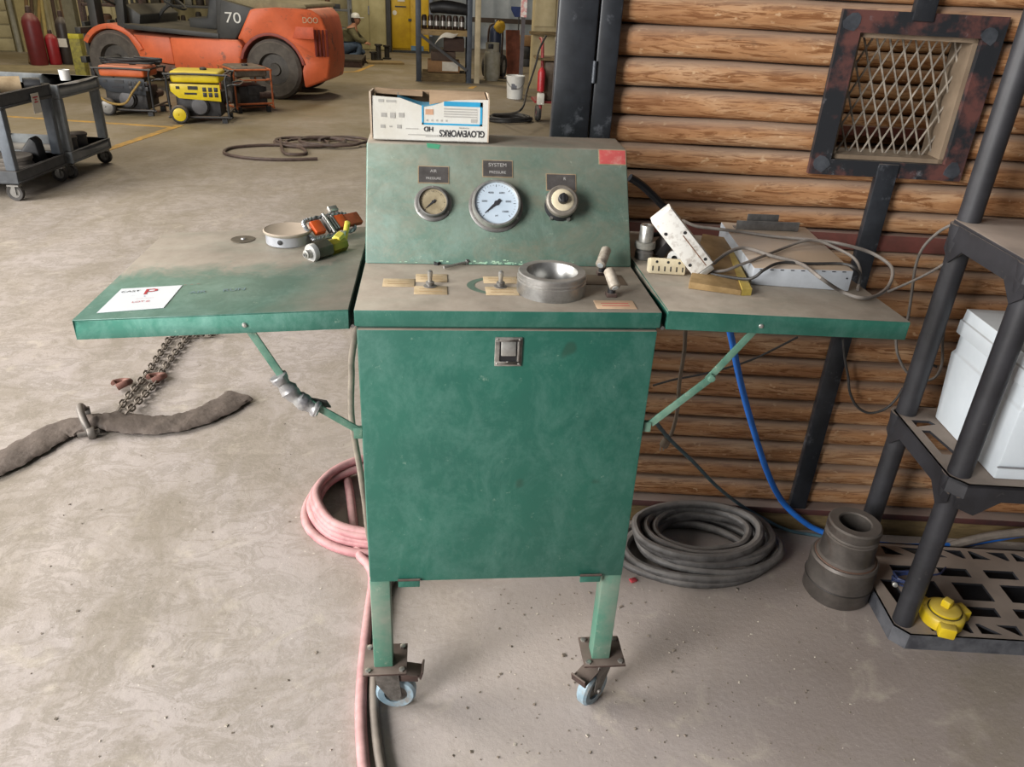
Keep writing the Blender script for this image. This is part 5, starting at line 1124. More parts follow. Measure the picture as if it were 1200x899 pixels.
fpoly('belt_rail', [(-2.15, .86), (-.76, .80), (-.76, .87), (-2.18, .93)], -.10, 1.5, BLF, bev=.01)
for x0, x1 in ((-2.30, -2.18), (-.80, -.70)):
    for yy in (-.06, 1.38): MB().add([(x, y, z) for z, dx in ((.86, 0), (2.15, .12)) for x in (x0+dx, x1+dx) for y in (yy, yy+.09)], [(0,1,3,2), (4,6,7,5), (0,4,5,1), (2,3,7,6), (0,2,6,4), (1,5,7,3)]).build('roof_post', BLF, fk, w=False, bevel=.01)
MB().bb((-2.15, -.08, 2.13), (-.55, 1.48, 2.19)).build('overhead_guard', BLF, fk, w=False, bevel=.01)
fpoly('seat', [(-1.45, .88), (-1.02, .88), (-.92, 1.42), (-1.06, 1.44), (-1.16, 1.05), (-1.45, 1.03)], .45, .98, BLF, bev=.03)
MB().tube([(-2.1, .7, .9), (-1.95, .7, 1.1), (-1.8, .7, 1.2)], .03, 8).ring((-1.77, .7, 1.22), (.5, 0, .85), .19, .016, 24, 6).build('steering_wheel', BLF, fk, w=False)
fpoly('dashboard', [(-2.3, .86), (-2.05, .86), (-2.0, 1.05), (-2.2, 1.18), (-2.3, 1.15)], .1, 1.3, BLF, bev=.02)
fpoly('mast', [(-2.90, .15), (-2.78, .15), (-2.76, 2.2), (-2.88, 2.2)], .25, .45, BLF, bev=.01); fpoly('mast', [(-2.90, .15), (-2.78, .15), (-2.76, 2.2), (-2.88, 2.2)], 1.0, 1.2, BLF, bev=.01)
for z_ in (.35, .75): MB().bb((-3.00, .0, z_), (-2.91, 1.45, z_+.09)).build('fork_carriage', BLF, fk, w=False, bevel=.01)
for yy in (.3, 1.0): MB().prism([(-3.01, .9), (-3.06, .9), (-3.06, .12), (-3.10, .09), (-3.10, .06), (-3.01, .06)], (0, yy+.15, 0), (1, 0, 0), (0, 0, 1), .15).build('fork_heel', BLF, fk, w=False)
MB().cyl((-2.30, -.3, 1.25), (-2.30, .05, 1.15), .02, n=8).build('mirror_arm', BLF, fk, w=False)
def wheel(x, y, r_, w_):
    t_ = MB().lathe([(r_*.55, -w_*.45), (r_*.9, -w_*.5), (r_, -w_*.35), (r_, w_*.35), (r_*.9, w_*.5), (r_*.55, w_*.45)], (x, y, r_), (0, 1, 0), 36, closed=True).build('tyre', M('grey_brown_tyre', '5b554e', .8, 0, '453f3a', 9, dust=.3), fk, w=False)
    MB().lathe([(.005, -w_*.30), (r_*.2, -w_*.34), (r_*.22, -w_*.22), (r_*.5, -w_*.2), (r_*.56, -w_*.45), (r_*.56, w_*.4)], (x, y, r_), (0, 1, 0), 28).build('rim', M('dark_rim', '3b3834', .6, .2, '504b45', 10), t_, w=False)
for y in (.06, 1.40): wheel(0, y, .415, .26); wheel(-2.42, y+.02, .415, .30)

# ---------------------------------------------------------------- far left : cylinders, poles, striped column
SP = Vector((-12.5, 15.3, 0)); ST = Vector((6.5, 2.3, 0)).normalized(); SN = Vector((-ST.y, ST.x, 0))
b = MB(); ca = fl(-60, 86); cb = fl(100, 87); dd = (cb-ca).normalized(); nn_ = Vector((-dd.y, dd.x, 0)); b.add([ca, cb, cb+nn_*.9, ca+nn_*.9]+[p+Vector((0, 0, .05)) for p in (ca, cb, cb+nn_*.9, ca+nn_*.9)], [(3,2,1,0), (4,5,6,7), (0,1,5,4), (1,2,6,5), (2,3,7,6), (3,0,4,7)])
b.build('concrete_curb', M('curb', '8d8164', .8, 0, '756b52', 4), fo)
def gas(u, v, h_, r_, col, label, nm='gas_cylinder', cat='cylinder', cap=True):
    p = fl(u, v, .05); t = thing(nm, label, cat, p, 0)
    MB().lathe([(r_*.92, 0), (r_, .02), (r_, h_*.80), (r_*.85, h_*.88), (r_*.45, h_*.95), (r_*.3, h_*.97)], p, (0, 0, 1), 20).build('body', M('cyl_'+col, col, .45, 0, None, 5, dust=.3), t)
    if cap: MB().lathe([(r_*.32, h_*.96), (r_*.34, h_), (r_*.28, h_*1.08), (.01, h_*1.1)], p, (0, 0, 1), 14).build('valve', RUST, t)
    return t
gas(47, 76, .86, .145, '6f2428', 'taller dark red gas cylinder on the concrete curb'); gas(66, 75.5, .52, .105, '992229', 'shorter bright red cylinder beside the taller red one'); gas(82, 75, .80, .12, '3a322e', 'dark brown cylinder with white label beside the striped column')
p = fl(79, 62, .33); tg = MB().box(fl(82, 75, .05)+Vector((0, -.126, .36)), (.15, .004, .14)); lay('white_label', 'small white label stuck on the dark brown cylinder', 'label', tg, PAP)
# poles leaning on the siding
for k, (u0, v0, u1, v1, c_) in enumerate(((36, 74, 26, -60, '6b5233'), (41, 73, 33, -60, '4a3826'), (45, 72, 47, -60, '87703f'), (58, 72, 40, -60, '9a8a55'), (74, 72, 50, -60, '3d2d22'), (86, 72, 58, -60, '5c4732'))):
    a = fl(u0, v0, .05); q = pn(u1, v1, SP-SN*.10, SN); lay('leaning_pole', ('brown', 'dark brown', 'olive brown', 'pale straw', 'blackish brown', 'mid brown')[k]+' pole leaning against the cream siding', 'pole', MB().cyl(a, q, .035, .03, n=10), M('pole_'+c_, c_, .8, 0, None, 9, stretch=(1, 1, .2)), 'poles leaning by the red cylinders')
# door jamb and roll door
for a_, c_, w_ in ((4.30, 'a79a6c', .28), (4.55, '7b7049', .1)):
    q = SP+ST*a_-SN*.06; b = MB().box(q+Vector((0, 0, 1.5)), (w_, .10, 3.0), Matrix.Rotation(math.atan2(ST.y, ST.x), 3, 'Z')); tag(b.build('trim_1' if w_ > .2 else 'trim_2', M('jamb_'+c_, c_, .7, 0, None, 4), None), kind='structure')
dr = MB().box(SP+ST*2.9-SN*.09+Vector((0, 0, 1.5)), (2.2, .03, 3.0), Matrix.Rotation(math.atan2(ST.y, ST.x), 3, 'Z')); dr = tag(dr.build('door_1', CREAM, None), kind='structure')
for k in range(12): MB().box(SP+ST*2.9-SN*.115+Vector((0, 0, .13+k*.25)), (2.2, .03, .225), Matrix.Rotation(math.atan2(ST.y, ST.x), 3, 'Z')).build('slat', CREAM, dr, bevel=.008)
b = MB().cyl(SP+ST*4.08-SN*.16, SP+ST*4.08-SN*.16+Vector((0, 0, 3)), .05, n=12); lay('downpipe', 'pale grey downpipe beside the slatted cream door', 'pipe', b, M('pipe_pale', '9a988a', .5))
# striped column
c = fl(98, 90); sc_ = thing('striped_column', 'weathered steel column with a worn yellow base', 'column', c)
MB().bb((c.x-.085, c.y-.085, .0), (c.x+.085, c.y+.085, .62)).build('yellow_base', M('worn_yellow_olive', '9a9240', .7, 0, '77703c', 12, 7, (.4, .6)), sc_, bevel=.008)
MB().bb((c.x-.087, c.y-.087, .585), (c.x+.087, c.y+.087, .66)).build('yellow_band', M('band_yellow', 'c6bb32', .6), sc_, bevel=.004)
MB().bb((c.x-.085, c.y-.085, .66), (c.x+.085, c.y+.085, 3.5)).build('grey_shaft', M('olive_grey_paint', '716b55', .7, 0, '59543f', 6), sc_, bevel=.008)

# ---------------------------------------------------------------- steel shelving and clutter behind the forklift
SHG = M('grey_shelf_steel', '6f7275', .5, .2, '5a5d60', 6, dust=.3)
def steel_shelf(label, c, rz, W_, D_, levels, H_, mat, grp=None):
    t = thing('steel_shelving', label, 'shelving', c, rz, grp)
    for x in (-W_/2, W_/2):
        for y in (-D_/2, D_/2): MB().bb((x-.025, y-.025, 0), (x+.025, y+.025, H_)).build('upright', mat, t, w=False)
    for z in levels: MB().bb((-W_/2, -D_/2, z), (W_/2, D_/2, z+.045)).build('shelf_board', mat, t, w=False, bevel=.004)
    return t
CN = ['black', 'dark brown', 'brown', 'grey', 'slate', 'rust brown', 'olive']; LV = (', bottom shelf', ', middle shelf', ', upper shelf')
CL = ['2a2623', '3b332c', '4e4238', '5c5a52', '2f3238', '6b4d38', '453f35']
def clutter(t, W_, D_, levels, n, hmax, lab, grp, y_front=True):
    rm = ROOT[t]
    for z in levels:
        x = -W_/2+.06
        for k in range(n):
            w_ = rng.uniform(.10, .22); h_ = rng.uniform(.10, hmax)
            if x+w_ > W_/2-.05: break
            q = rm @ Vector((x+w_/2, rng.uniform(-.1, .02), z+.046)); c_ = rng.choice(CL); mt = M('clutter_'+c_, c_, .65, 0, None, 12, dust=.3)
            if rng.random() < .5:
                b = MB().lathe([(w_*.42, 0), (w_*.45, .01), (w_*.45, h_*.85), (w_*.3, h_), (w_*.12, h_)], q, (0, 0, 1), 14); o = b.build('dark_can', mt, None); tag(o, ('tall ' if h_ > .2 else 'low ' if h_ < .14 else '')+CN[CL.index(c_)]+' '+lab[0]+LV[min(levels.index(z), 2)], 'can', grp)
            else:
                b = MB().box(q+Vector((0, 0, h_/2)), (w_*.9, .22, h_), Matrix.Rotation(rng.uniform(-.2, .2), 3, 'Z')); o = b.build('parts_box', mt, None, bevel=.008); tag(o, ('tall ' if h_ > .2 else 'low ' if h_ < .14 else '')+CN[CL.index(c_)]+' '+lab[1]+LV[min(levels.index(z), 2)], 'box', grp)
            x += w_+rng.uniform(.01, .06)
t = steel_shelf('grey steel shelving with dark cans behind the forklift counterweight', (-3.08, 18.95, 0), 0, 1.9, .5, (.12, .55, .95, 1.4), 2.2, SHG); clutter(t, 1.9, .5, (.12, .55, .95), 12, .26, ('can on the shelving by the counterweight', 'parts box on the shelving behind the forklift counterweight'), 'stock on the shelving behind the counterweight')
t = steel_shelf('dark steel shelving seen through the forklift cab', (-5.0, 16.4, 0), R(8), 2.2, .5, (.1, .55, .98, 1.45), 2.2, BLF); clutter(t, 2.2, .5, (.1, .55, .98), 14, .32, ('can on the shelving seen through the cab', 'parts box on the shelving seen through the cab'), 'stock on the shelving seen through the cab')
t = steel_shelf('dark steel workbench rack left of the forklift mast', (-6.05, 14.9, 0), R(15), 1.0, .5, (.3, .62, 1.0), 1.9, RUST); clutter(t, 1.0, .5, (.3, .62, 1.0), 6, .24, ('can on the rack left of the forklift mast', 'parts box on the rack left of the forklift mast'), 'stock on the rack left of the mast')
# cream cabinet, post, yellow cabinet
cb_ = thing('cream_locker', 'tall cream double-door locker behind the kneeling person', 'locker', (-1.78, 20.45, 0))
MB().bb((-2.2, 20.2, 0), (-1.36, 20.7, 2.2)).build('body', CREAM, cb_)
for x0, x1 in ((-2.19, -1.785), (-1.775, -1.37)): MB().bb((x0, 20.17, .05), (x1, 20.199, 2.17)).build('door_leaf', M('cream_door', 'bdb487', .55, 0, 'a89e72', 3), cb_, bevel=.005)
MB().bb((-1.80, 20.15, .85), (-1.765, 20.168, 1.05)).build('handle', STEELD, cb_)
b = MB().bb((-1.345, 20.1, 0), (-1.24, 20.3, 3)); lay('dark_post', 'dark steel post between the cream locker and the yellow cabinet', 'post', b, BLF)
yc = thing('yellow_cabinet', 'tall yellow steel safety cabinet at the far wall', 'cabinet', (-.75, 20.5, 0)); YCM = M('safety_yellow', 'c9a51c', .5, 0, 'a98512', 2.5, 6, (.3, .6))
MB().bb((-1.22, 20.25, .04), (-.28, 20.8, 2.1)).build('body', YCM, yc)
for x0, x1 in ((-1.21, -.755), (-.745, -.29)): MB().bb((x0, 20.22, .1), (x1, 20.249, 2.05)).build('door_leaf', YCM, yc, bevel=.006)
MB().bb((-1.2, 20.2, .0), (-.3, 20.25, .06)).build('plinth', BLF, yc)
MB().lathe([(.055, 0), (.055, .004)], (-1.14, 20.219, .92), (0, -1, 0), 18).build('round_sticker', PAP, yc); MB().bb((-1.13, 20.21, 1.05), (-.85, 20.219, 1.08)).build('dark_strip', BLF, yc); MB().bb((-.80, 20.2, .74), (-.72, 20.219, .80)).build('latch', BLF, yc)
MB().bb((-1.06, 20.21, 1.18), (-.88, 20.219, 1.26)).build('notice', PAP, yc); MB().bb((-.74, 20.21, .05), (-.42, 20.219, .17)).build('blue_label', M('blue_label', '5d7f9e', .6), yc)

# ---------------------------------------------------------------- pallet rack
RK = Vector((.03, 14.45, 0)); rk = thing('pallet_rack', 'blue-grey steel pallet rack with plank shelves', 'rack', RK)
BRK = M('rack_blue_grey', '4a525e', .5, .1, '3b424c', 9, dust=.2)
for x in (-.47, .47):
    for y in (-.36, .36):
        MB().bb((x-.045, y-.035, 0), (x+.045, y+.035, 2.4)).build('upright', BRK, rk, w=False, bevel=.006)
        MB().bb((x-.06, y-.055, 0), (x+.06, y+.055, .008)).build('foot_plate', BRK, rk, w=False)
    for z in (.3, .9, 1.5): MB().bb((x-.02, -.325, z), (x+.02, .325, z+.03)).build('side_tie', BRK, rk, w=False)
for z in (.80, 1.42):
    for y in (-.36, .36): MB().bb((-.425, y-.02, z), (.425, y+.02, z+.07)).build('beam', M('beam_tan', '9c845a', .7, 0, '7d6845', 8), rk, w=False)
    for k in range(5): MB().bb((-.425, -.34+k*.138, z+.071), (.425, -.34+k*.138+.125, z+.095)).build('plank', M('plank_wood', 'a3885c', .75, 0, '7f693f', 8, stretch=(.5, 5, 5)), rk, w=False)
b = MB(); b.tube([(-.43, -.40, .80), (.43, -.40, .22)], .028, 6, 1); b.build('diagonal_brace', M('brace_grey', '5e6064', .5, .2), rk, w=False)
for k in range(7):
    q = RK+Vector((-.36+k*.115, -.24+.03*(k % 2), .8955)); t = thing('steel_flask', 'dark steel flask with a bright band, '+('last', 'sixth', 'fifth', 'fourth', 'third', 'second', 'first')[k]+' from the cream post', 'flask', q, 0, 'steel flasks on the pallet rack')
    MB().lathe([(.048, 0), (.05, .004), (.05, .20), (.035, .235), (.02, .24)], q, (0, 0, 1), 16).build('body', M('dark_brown_can', '3b2a22', .35, .2, '2a1e18', 9), t); MB().lathe([(.0515, .06), (.0515, .14)], q, (0, 0, 1), 16).build('band', ZINC, t)
q = RK+Vector((.05, -.1, 1.137)); b = MB().tube([q+Vector((-.30, 0, .10)), q+Vector((-.1, .02, .13)), q+Vector((.15, 0, .12)), q+Vector((.42, 0, .09))], lambda t: .085+.03*math.sin(t*3.1), 12, 6); lay('black_bag', 'long black bag lying on top of the flasks', 'bag', b, BLK)
b = sheet(lambda u, v: (RK.x-.20+u*.40+v*.06, RK.y-.40-.05*math.sin(u*2.6), .60+.36*u-.10*u*u*1.2+.10*v*(1-u*.4)+.05*math.sin(u*5)), 14, 5, .004); lay('white_cloth', 'white cloth hanging over the front of the pallet rack', 'cloth', b, PAP)
for (x0, x1, z0, z1, c_, lab) in ((-.30, .30, .16, .36, '9a7550', 'brown cardboard box on the pallet under the rack'), (-.24, .22, .362, .52, '5a4a40', 'dark crate stacked on the brown box under the rack'), (.0, .38, .53, .76, '4a3830', 'rusty housing stacked under the rack planks')):
    b = MB().bb((RK.x+x0, RK.y-.28, z0), (RK.x+x1, RK.y+.22, z1)); lay('parts_crate', lab, 'crate', b, M('crate_'+c_, c_, .8, 0, None, 9), bevel=.012)
b = MB().box(RK+Vector((.12, -.284, .27)), (.30, .004, .16)); lay('paper_notice', 'white paper notice taped to the brown box under the rack', 'notice', b, PAP)
b = thing('wood_pallet', 'wooden pallet under the rack', 'pallet', RK+Vector((0, -.02, 0)))
for k in range(5): MB().bb((-.41, -.32+k*.14, .125), (.41, -.32+k*.14+.10, .150)).build('deck_board', SOFTW, b, w=False)
for y in (-.3, 0, .28): MB().bb((-.41, y-.03, .02), (.41, y+.03, .124)).build('stringer', SOFTW, b, w=False)
MB().bb((-.41, -.33, 0), (.41, -.24, .019)).build('bottom_board', SOFTW, b, w=False)
b = MB().bb((.60, 14.05, 0), (.70, 14.20, 3)); lay('cream_post', 'cream painted post right of the pallet rack', 'post', b, M('cream_post', 'bdb094', .6, 0, 'a1957a', 5), bevel=.006)
# propane cylinder
q = fl(576, 94); pr = thing('propane_cylinder', 'pale grey propane cylinder with a collar', 'cylinder', q)
GRP = M('propane_grey', 'b0aca0', .5, 0, '97937f', 6); MB().lathe([(.13, 0), (.13, .03), (.155, .07), (.158, .12), (.158, .44), (.15, .5), (.11, .545), (.04, .56)], q, (0, 0, 1), 28).build('tank', GRP, pr)
MB().lathe([(.130, .50), (.130, .68), (.124, .68), (.124, .50)], q, (0, 0, 1), 28, closed=True).build('collar', GRP, pr); MB().box(q+Vector((-.04, -.128, .62)), (.10, .016, .09)).build('collar_window', BLK, pr, bevel=.006); MB().cyl(q+Vector((0, 0, .55)), q+Vector((0, 0, .66)), .03, n=12).build('valve', STEELD, pr)
MB().ring(q+Vector((0, 0, .30)), (0, 0, 1), .158, .006, 28, 6).build('weld_seam', GRP, pr)
# welding hand truck with wheels, blue bottle, yellow bag
q = fl(589, 92); ht = thing('hand_truck', 'hand truck with big wheels behind the propane cylinder', 'hand truck', q)
for x in (-.34, .0):
    w_ = MB().lathe([(.13, -.03), (.20, -.035), (.22, 0), (.20, .035), (.13, .03)], q+Vector((x, .06, .222)), (1, -.35, 0), 26, closed=True).build('wheel', TYRE, ht); MB().lathe([(.135, -.02), (.03, -.03), (.03, .03), (.135, .02)], q+Vector((x, .06, .222)), (1, -.35, 0), 20).build('rim', M('rim_white', 'b5b3ad', .5), w_)
b = MB(); b.tube([q+Vector((-.30, .10, .05)), q+Vector((-.30, .18, .5)), q+Vector((-.28, .26, .90)), q+Vector((-.15, .28, .98)), q+Vector((-.02, .26, .90)), q+Vector((-.02, .18, .5)), q+Vector((-.02, .10, .05))], .02, 8, 5); b.bb(q+Vector((-.34, -.12, .03)), q+Vector((.02, .16, .05))); b.build('frame', RUST, ht)
p = q+Vector((-.17, .03, .0515)); gb_ = thing('blue_gas_bottle', 'dark blue gas bottle strapped on the hand truck', 'gas bottle', p); MB().lathe([(.10, 0), (.115, .02), (.115, .80), (.08, .90), (.035, .93)], p, (0, 0, 1), 20).build('body', M('dark_blue_bottle', '2b3550', .45, 0, None, 5), gb_); MB().cyl(p+Vector((0, 0, .92)), p+Vector((0, 0, 1.02)), .03, n=12).build('valve', STEELD, gb_)
b = MB().sphere(q+Vector((-.10, -.10, .95)), .11, .05, .11); b.jitter(.012); lay('yellow_bag', 'crumpled yellow bag hanging on the hand truck handle', 'bag', b, M('yellow_bag', 'c9a326', .6, 0, 'a67f1a', 12))
# rusty boards, small drum, broom
p = fl(596, 88); b = MB().box(p+Vector((.10, .3, .42)), (.30, .04, .86), Euler((-.15, 0, .3)).to_matrix()); lay('rusty_plate', 'rusty brown steel plate leaning right of the hand truck', 'plate', b, M('rusty_plate', '8a4f3c', .7, 0, '65382b', 6))
p = fl(612, 78); b = MB().lathe([(.15, 0), (.16, .01), (.16, .16), (.152, .17), (.16, .18), (.16, .42), (.15, .44), (.02, .44)], p+Vector((.05, .1, 0)), (0, 0, 1), 24); lay('steel_drum', 'small dark steel drum behind the white bucket', 'drum', b, M('drum_dark', '55565a', .5, .3, '3e3f43', 8))
p = fl(612, 78)+Vector((.05, .1, .441)); b = MB().bb(p+Vector((-.28, -.16, 0)), p+Vector((.18, .16, .22))); lay('brown_carton', 'brown cardboard carton on the small steel drum', 'carton', b, M('kraft', '9b7a58', .8, 0, '86684a', 7), bevel=.01)
p = Vector((1.62, 16.2, 0)); br = thing('broom', 'blue headed broom standing on its handle', 'broom', p); MB().cyl(p, p+Vector((.02, .3, 1.12)), .014, n=8).build('handle', BLK, br); MB().prism([(-.09, 0), (.09, 0), (.17, .14), (.15, .2), (-.17, .2), (-.17, .14)], p+Vector((.02, .33, 1.08)), (1, 0, 0), (0, 0, 1), .05).build('head', M('broom_blue', '2b3f78', .6), br)
for x, w_, c_ in ((2.35, .12, '6b5a45'), (2.75, .35, 'c2b690')):
    b = MB().bb((x, 19.6, 0), (x+w_, 19.75, 3)); lay('wall_stud', 'tall upright board against the pale siding' if w_ < .2 else 'wide cream panel against the pale siding', 'board', b, M('stud_'+c_, c_, .7, 0, None, 4))
b = MB().bb((.75, 21.9, .72), (3.2, 21.98, .84)); 
lay('wall_girt', 'dark horizontal girt along the pale siding', 'girt', b.bb((.8, 21.9, 0), (.9, 21.98, .72)).bb((3.0, 21.9, 0), (3.1, 21.98, .72)), M('girt_brown', '4a3e36', .7))
# white bucket
q = fl(603, 115.5); bk_ = thing('white_bucket', 'white plastic bucket on the concrete floor', 'bucket', q)
MB().lathe([(.125, 0), (.13, .005), (.148, .335), (.155, .336), (.157, .36), (.150, .362), (.146, .34), (.126, .012), (.001, .01)], q, (0, 0, 1), 30).build('pail', WHT, bk_)
a = [q+Vector((.155*math.cos(R(k)), -.165*abs(math.sin(R(k))), .33-.16*abs(math.sin(R(k))))) for k in range(180, 361, 15)]; MB().tube(a, .004, 6).build('bail_handle', STEELD, bk_)
MB().box(q+Vector((-.03, -.139, .2)), (.09, .004, .09)).build('print', M('bucket_print', '6d6f78', .6), bk_)
# cable coil, red cart
b = []
for k in range(90):
    a = k*.45; b.append(fl(597, 142)+Vector((.28*math.cos(a)*(1+.15*math.sin(k*1.7)), .22*math.sin(a)*(1+.2*math.sin(k*.9)), .015+.0006*k)))
b += [fl(609, 130, .25), py(618, 105, 9.7), py(628, 75, 9.7), py(632, 58, 9.7), py(640, 42, 9.8)]
cable('cable_coil', b, .014, M('black_rubber_cable', '2c2a28', .6, 0, '201f1e', 20), 'black welding cable coiled on the floor by the red cart', 'cable')
q = Vector((1.46, 9.95, 0)); rc = thing('red_welding_cart', 'red tubular welding cart behind the black steel column', 'cart', q)
RED = M('cart_red', '9c2f30', .5, 0, '7a2426', 6, dust=.3)
for x in (-.14, .16):
    w_ = MB().lathe([(.05, -.03), (.10, -.035), (.115, 0), (.10, .035), (.05, .03)], q+Vector((x-.02, -.14, .115)), (1, 0, 0), 22, closed=True).build('wheel', TYRE, rc); MB().lathe([(.055, -.022), (.055, .022)], q+Vector((x-.02, -.14, .115)), (1, 0, 0), 16).build('hub', RED, w_)
    MB().tube([q+Vector((x, -.2, .06)), q+Vector((x, -.2, .55)), q+Vector((x, -.05, 1.0)), q+Vector((x, .2, 1.05))], .022, 8, 4).build('rail', RED, rc)
for z in (.25, .80): MB().bb(q+Vector((-.22, -.2, z)), q+Vector((.45, .25, z+.03))).build('deck', RED if z < .5 else SOFTW, rc)
b = MB().bb(q+Vector((-.10, -.16, .281)), q+Vector((.18, .2, .78))); lay('welder_box', 'rust-brown welding machine on the red cart', 'welder', b, M('welder_brown', '6b5a48', .6, 0, '4b4036', 6), bevel=.02)
b = MB().lathe([(.05, 0), (.052, .24), (.035, .28), (.02, .30)], q+Vector((-.16, -.30, .42)), (0, 0, 1), 16); lay('fire_extinguisher', 'red cylinder hung on the front of the red cart', 'extinguisher', b, M('bright_red', 'b3282e', .4))
b = MB().box(q+Vector((-.155, -.30, .32)), (.10, .06, .155)); lay('white_can', 'white container hung under the red cylinder of the cart', 'container', b, PAP, bevel=.015)
p = q+Vector((.08, -.1, .8305)); sb = thing('spray_bottle', 'white and orange spray bottle on the cart deck', 'bottle', p); MB().lathe([(.04, 0), (.045, .01), (.045, .14), (.018, .19), (.018, .21)], p, (0, 0, 1), 16).build('body', M('bottle_orange_white', 'd08a50', .5, 0, 'e4ddd2', 16, 3, (.45, .55)), sb); MB().box(p+Vector((-.015, 0, .24)), (.08, .03, .05)).build('trigger', WHT, sb, bevel=.006)
b = MB().bb((1.30, 12.6, 0), (1.36, 12.68, 3.0)); t = thing('pink_striped_post', 'slim post with a pink and white top, left of the log building', 'post', (1.33, 12.64, 0)); b.build('shaft', M('slim_post', '5a5558', .6), t); MB().bb((1.285, 12.58, 1.22), (1.375, 12.70, 1.9)).build('pink_sleeve', M('pink_white', 'd79a98', .5, 0, 'e2dad4', 14, 2, (.45, .55)), t)
b = MB().bb((1.62, 13.6, 0), (2.4, 13.9, 2.4)); cbt = thing('wood_cupboard', 'cream wooden cupboard with a shelf, partly behind the black column', 'cupboard', (2.0, 13.8, 0)); b.build('body', M('cupboard_cream', 'b9aa86', .6, 0, 'a3946f', 3), cbt)
for x0 in (1.63, 2.02): MB().bb((x0, 13.57, 1.05), (x0+.37, 13.599, 2.3)).build('door_leaf', M('cupboard_cream2', 'c2b48f', .6, 0, 'ad9e78', 3), cbt, bevel=.006)
MB().bb((1.55, 13.35, .92), (2.45, 13.599, .97)).build('shelf_board', SOFTW, cbt)
# brown cable coil further out on the floor
b = []
for k in range(70):
    a = k*.5; r_ = .26+.05*math.sin(k*.8); cxy = fl(345, 168)*(1-k/70)+fl(402, 170)*(k/70); b.append(cxy+Vector((r_*math.cos(a)*1.2, r_*math.sin(a)*.9, .016+.0004*k)))
b = [fl(372, 186, .016), fl(330, 187, .016), fl(290, 185, .016), fl(264, 180, .016), fl(268, 174, .016), fl(290, 171, .016), fl(325, 170, .016), fl(352, 173, .016), fl(358, 180, .018), fl(335, 180, .02), fl(330, 172, .022)]+b[5:]
cable('brown_cable', b, .016, M('brown_cable', '5c4a42', .6, 0, '43352f', 15), 'loose brown cable lying in loops on the open concrete floor', 'cable')
# pallet stacks and parts near the person
q = Vector((-2.25, 16.6, 0))
pl_ = thing('dark_skid', 'low dark skid on the floor in front of the kneeling person', 'skid', q)
for y in (-.5, 0, .5): MB().bb(q+Vector((-.65, y-.06, 0)), q+Vector((.60, y+.06, .12))).build('runner', RUST, pl_)
for k in range(6): MB().bb(q+Vector((-.65, -.58+k*.2, .121)), q+Vector((.60, -.58+k*.2+.17, .16))).build('deck_board', M('dark_board', '4a4136', .8, 0, '352e26', 8), pl_)
b = MB().bb((-3.0, 17.62, .0), (-2.55, 18.1, .36)); lay('parts_crate', 'dark crate on the floor behind the kneeling person', 'crate', b, M('crate_dark', '2e2c2a', .7), bevel=.02)
for k, (x, y, h_) in enumerate(((-1.42, 17.9, .34), (-1.25, 18.25, .30), (-1.50, 17.4, .22))): lay('pipe_fitting', ('tallest', 'middle-sized', 'shortest')[k]+' dark flanged pipe fitting near the kneeling person', 'fitting', MB().lathe([(.10, 0), (.10, .03), (.06, .04), (.06, h_-.04), (.09, h_-.03), (.09, h_), (.04, h_)], (x, y, 0), (0, 0, 1), 18), M('fitting_dark', '35322e', .5, .3), 'pipe fittings near the kneeling person')
b = MB().box((-1.25, 17.2, .02), (.8, .5, .04), Matrix.Rotation(.2, 3, 'Z')); lay('cardboard_sheet', 'flattened cardboard sheet on the floor right of the skid', 'cardboard', b, M('card_floor', '8d7852', .8))

# ---------------------------------------------------------------- kneeling person
q = Vector((-2.12, 17.95, 0))
pe = thing('person', 'person in olive jacket, jeans and white cap kneeling and bent over work', 'person', q)
def skin_body(name, verts, edges, radii, mat, parent, root=0, sub=2):
    me = bpy.data.meshes.new(name); me.from_pydata([tuple(Vector(v)) for v in verts], edges, []); o = bpy.data.objects.new(name, me); COL.objects.link(o)
    md = o.modifiers.new('skin', 'SKIN')
    for i, r_ in enumerate(radii): me.skin_vertices[0].data[i].radius = (r_, r_) if not isinstance(r_, tuple) else r_
    me.skin_vertices[0].data[root].use_root = True
    s_ = o.modifiers.new('sub', 'SUBSURF'); s_.levels = sub; s_.render_levels = sub
    dg = bpy.context.evaluated_depsgraph_get(); m2 = bpy.data.meshes.new_from_object(o.evaluated_get(dg)); bpy.data.objects.remove(o, do_unlink=True)
    for p in m2.polygons: p.use_smooth = True
    m2.materials.clear(); m2.materials.append(mat)
    ob = bpy.data.objects.new(name, m2); COL.objects.link(ob); ob.parent = parent; ROOT[ob] = ROOT[parent]; return ob
OLJ = M('olive_jacket', '6f6a4c', .85, 0, '5a553c', 14); JEA = M('jeans', '46566b', .85, 0, '364456', 14); SKN = M('skin', 'a8765a', .6)
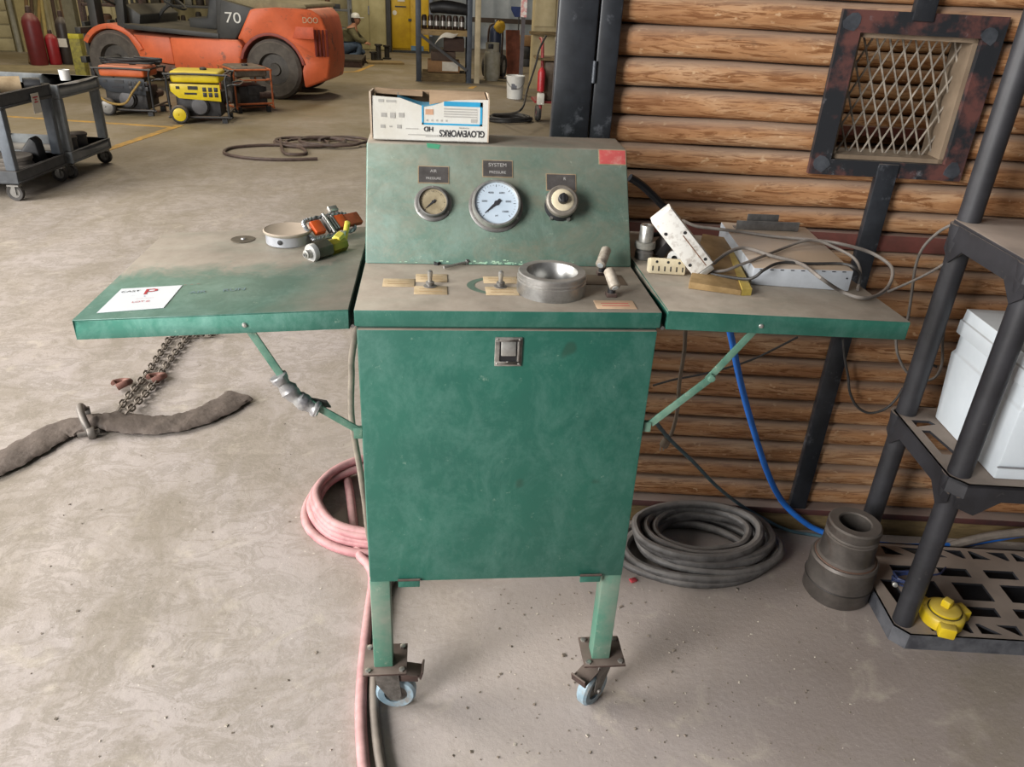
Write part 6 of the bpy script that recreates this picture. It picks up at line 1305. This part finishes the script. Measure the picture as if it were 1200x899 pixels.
# faces right (+x), kneeling on the floor; coordinates local to the person
skin_body('body', [(0, 0, .27), (.03, 0, .42), (.10, 0, .56), (.14, 0, .64), (.17, 0, .70), (.20, 0, .80)], [(0, 1), (1, 2), (2, 3), (3, 4), (4, 5)], [(.16, .14), (.15, .15), (.17, .16), (.12, .13), .055, .085], SKN, pe)
skin_body('jacket', [(-.01, 0, .28), (.03, 0, .42), (.09, 0, .56), (.13, 0, .645), (.12, -.19, .60), (.24, -.23, .44), (.40, -.14, .36), (.12, .19, .60), (.26, .23, .44), (.42, .12, .36)], [(0, 1), (1, 2), (2, 3), (3, 4), (4, 5), (5, 6), (3, 7), (7, 8), (8, 9)], [(.19, .165), (.175, .17), (.19, .18), (.13, .14), .085, .065, .05, .085, .065, .05], OLJ, pe)
skin_body('trousers', [(-.02, 0, .27), (0, -.12, .24), (.30, -.16, .33), (.26, -.16, .10), (.02, -.15, .075), (0, .12, .24), (.38, .15, .14), (.05, .15, .09), (-.05, .15, .085)], [(0, 1), (1, 2), (2, 3), (3, 4), (0, 5), (5, 6), (6, 7), (7, 8)], [(.17, .15), .12, .085, .07, .055, .12, .08, .07, .055], JEA, pe)
for y in (-.14, .12):
    hand = MB().sphere((.44, y, .345), .045, .035, .022, 12, 6)
    for k in range(4): hand.tube([(.47, y-.025+k*.016, .345), (.505-.006*abs(k-1.5), y-.025+k*.016, .335), (.52-.008*abs(k-1.5), y-.025+k*.016, .31)], .008, 6, 3)
    s_ = 1 if y < 0 else -1; hand.tube([(.44, y+s_*.03, .345), (.465, y+s_*.045, .335), (.485, y+s_*.04, .32)], .009, 6, 3); hand.build('hand', SKN, pe, w=False)
MB().sphere((.215, 0, .825), .095, .075, .115, 18, 12).build('head', SKN, pe, w=False)
MB().box((.31, 0, .815), (.03, .022, .03)).build('nose', SKN, pe, w=False, bevel=.008)
for y in (-.03, .03): MB().sphere((.295, y, .845), .010, .012, .008, 8, 5).build('eye', INK, pe, w=False)
for y in (-.076, .076): MB().sphere((.205, y, .82), .018, .008, .03, 8, 6).build('ear', SKN, pe, w=False)
MB().box((.298, 0, .775), (.012, .045, .008)).build('mouth', M('lips', '7d4a40', .6), pe, w=False, bevel=.002)
MB().sphere((.185, 0, .81), .085, .074, .09, 16, 10).build('hair', M('dark_hair', '2a201a', .8), pe, w=False)
MB().lathe([(.100, 0), (.100, .035), (.085, .075), (.045, .10), (.001, .105)], (.205, 0, .865), (.0, 0, 1), 22).prism([(.06, -.07), (.17, -.055), (.20, 0), (.17, .055), (.06, .07)], (.205, 0, .865), (1, 0, 0), (0, 1, 0), .010).build('cap', WHT, pe, w=False)
for (x, y) in ((-.02, -.15), (-.10, .15)): MB().box((x-.04, y, .045), (.22, .085, .08)).build('boot', BLK, pe, w=False, bevel=.025)
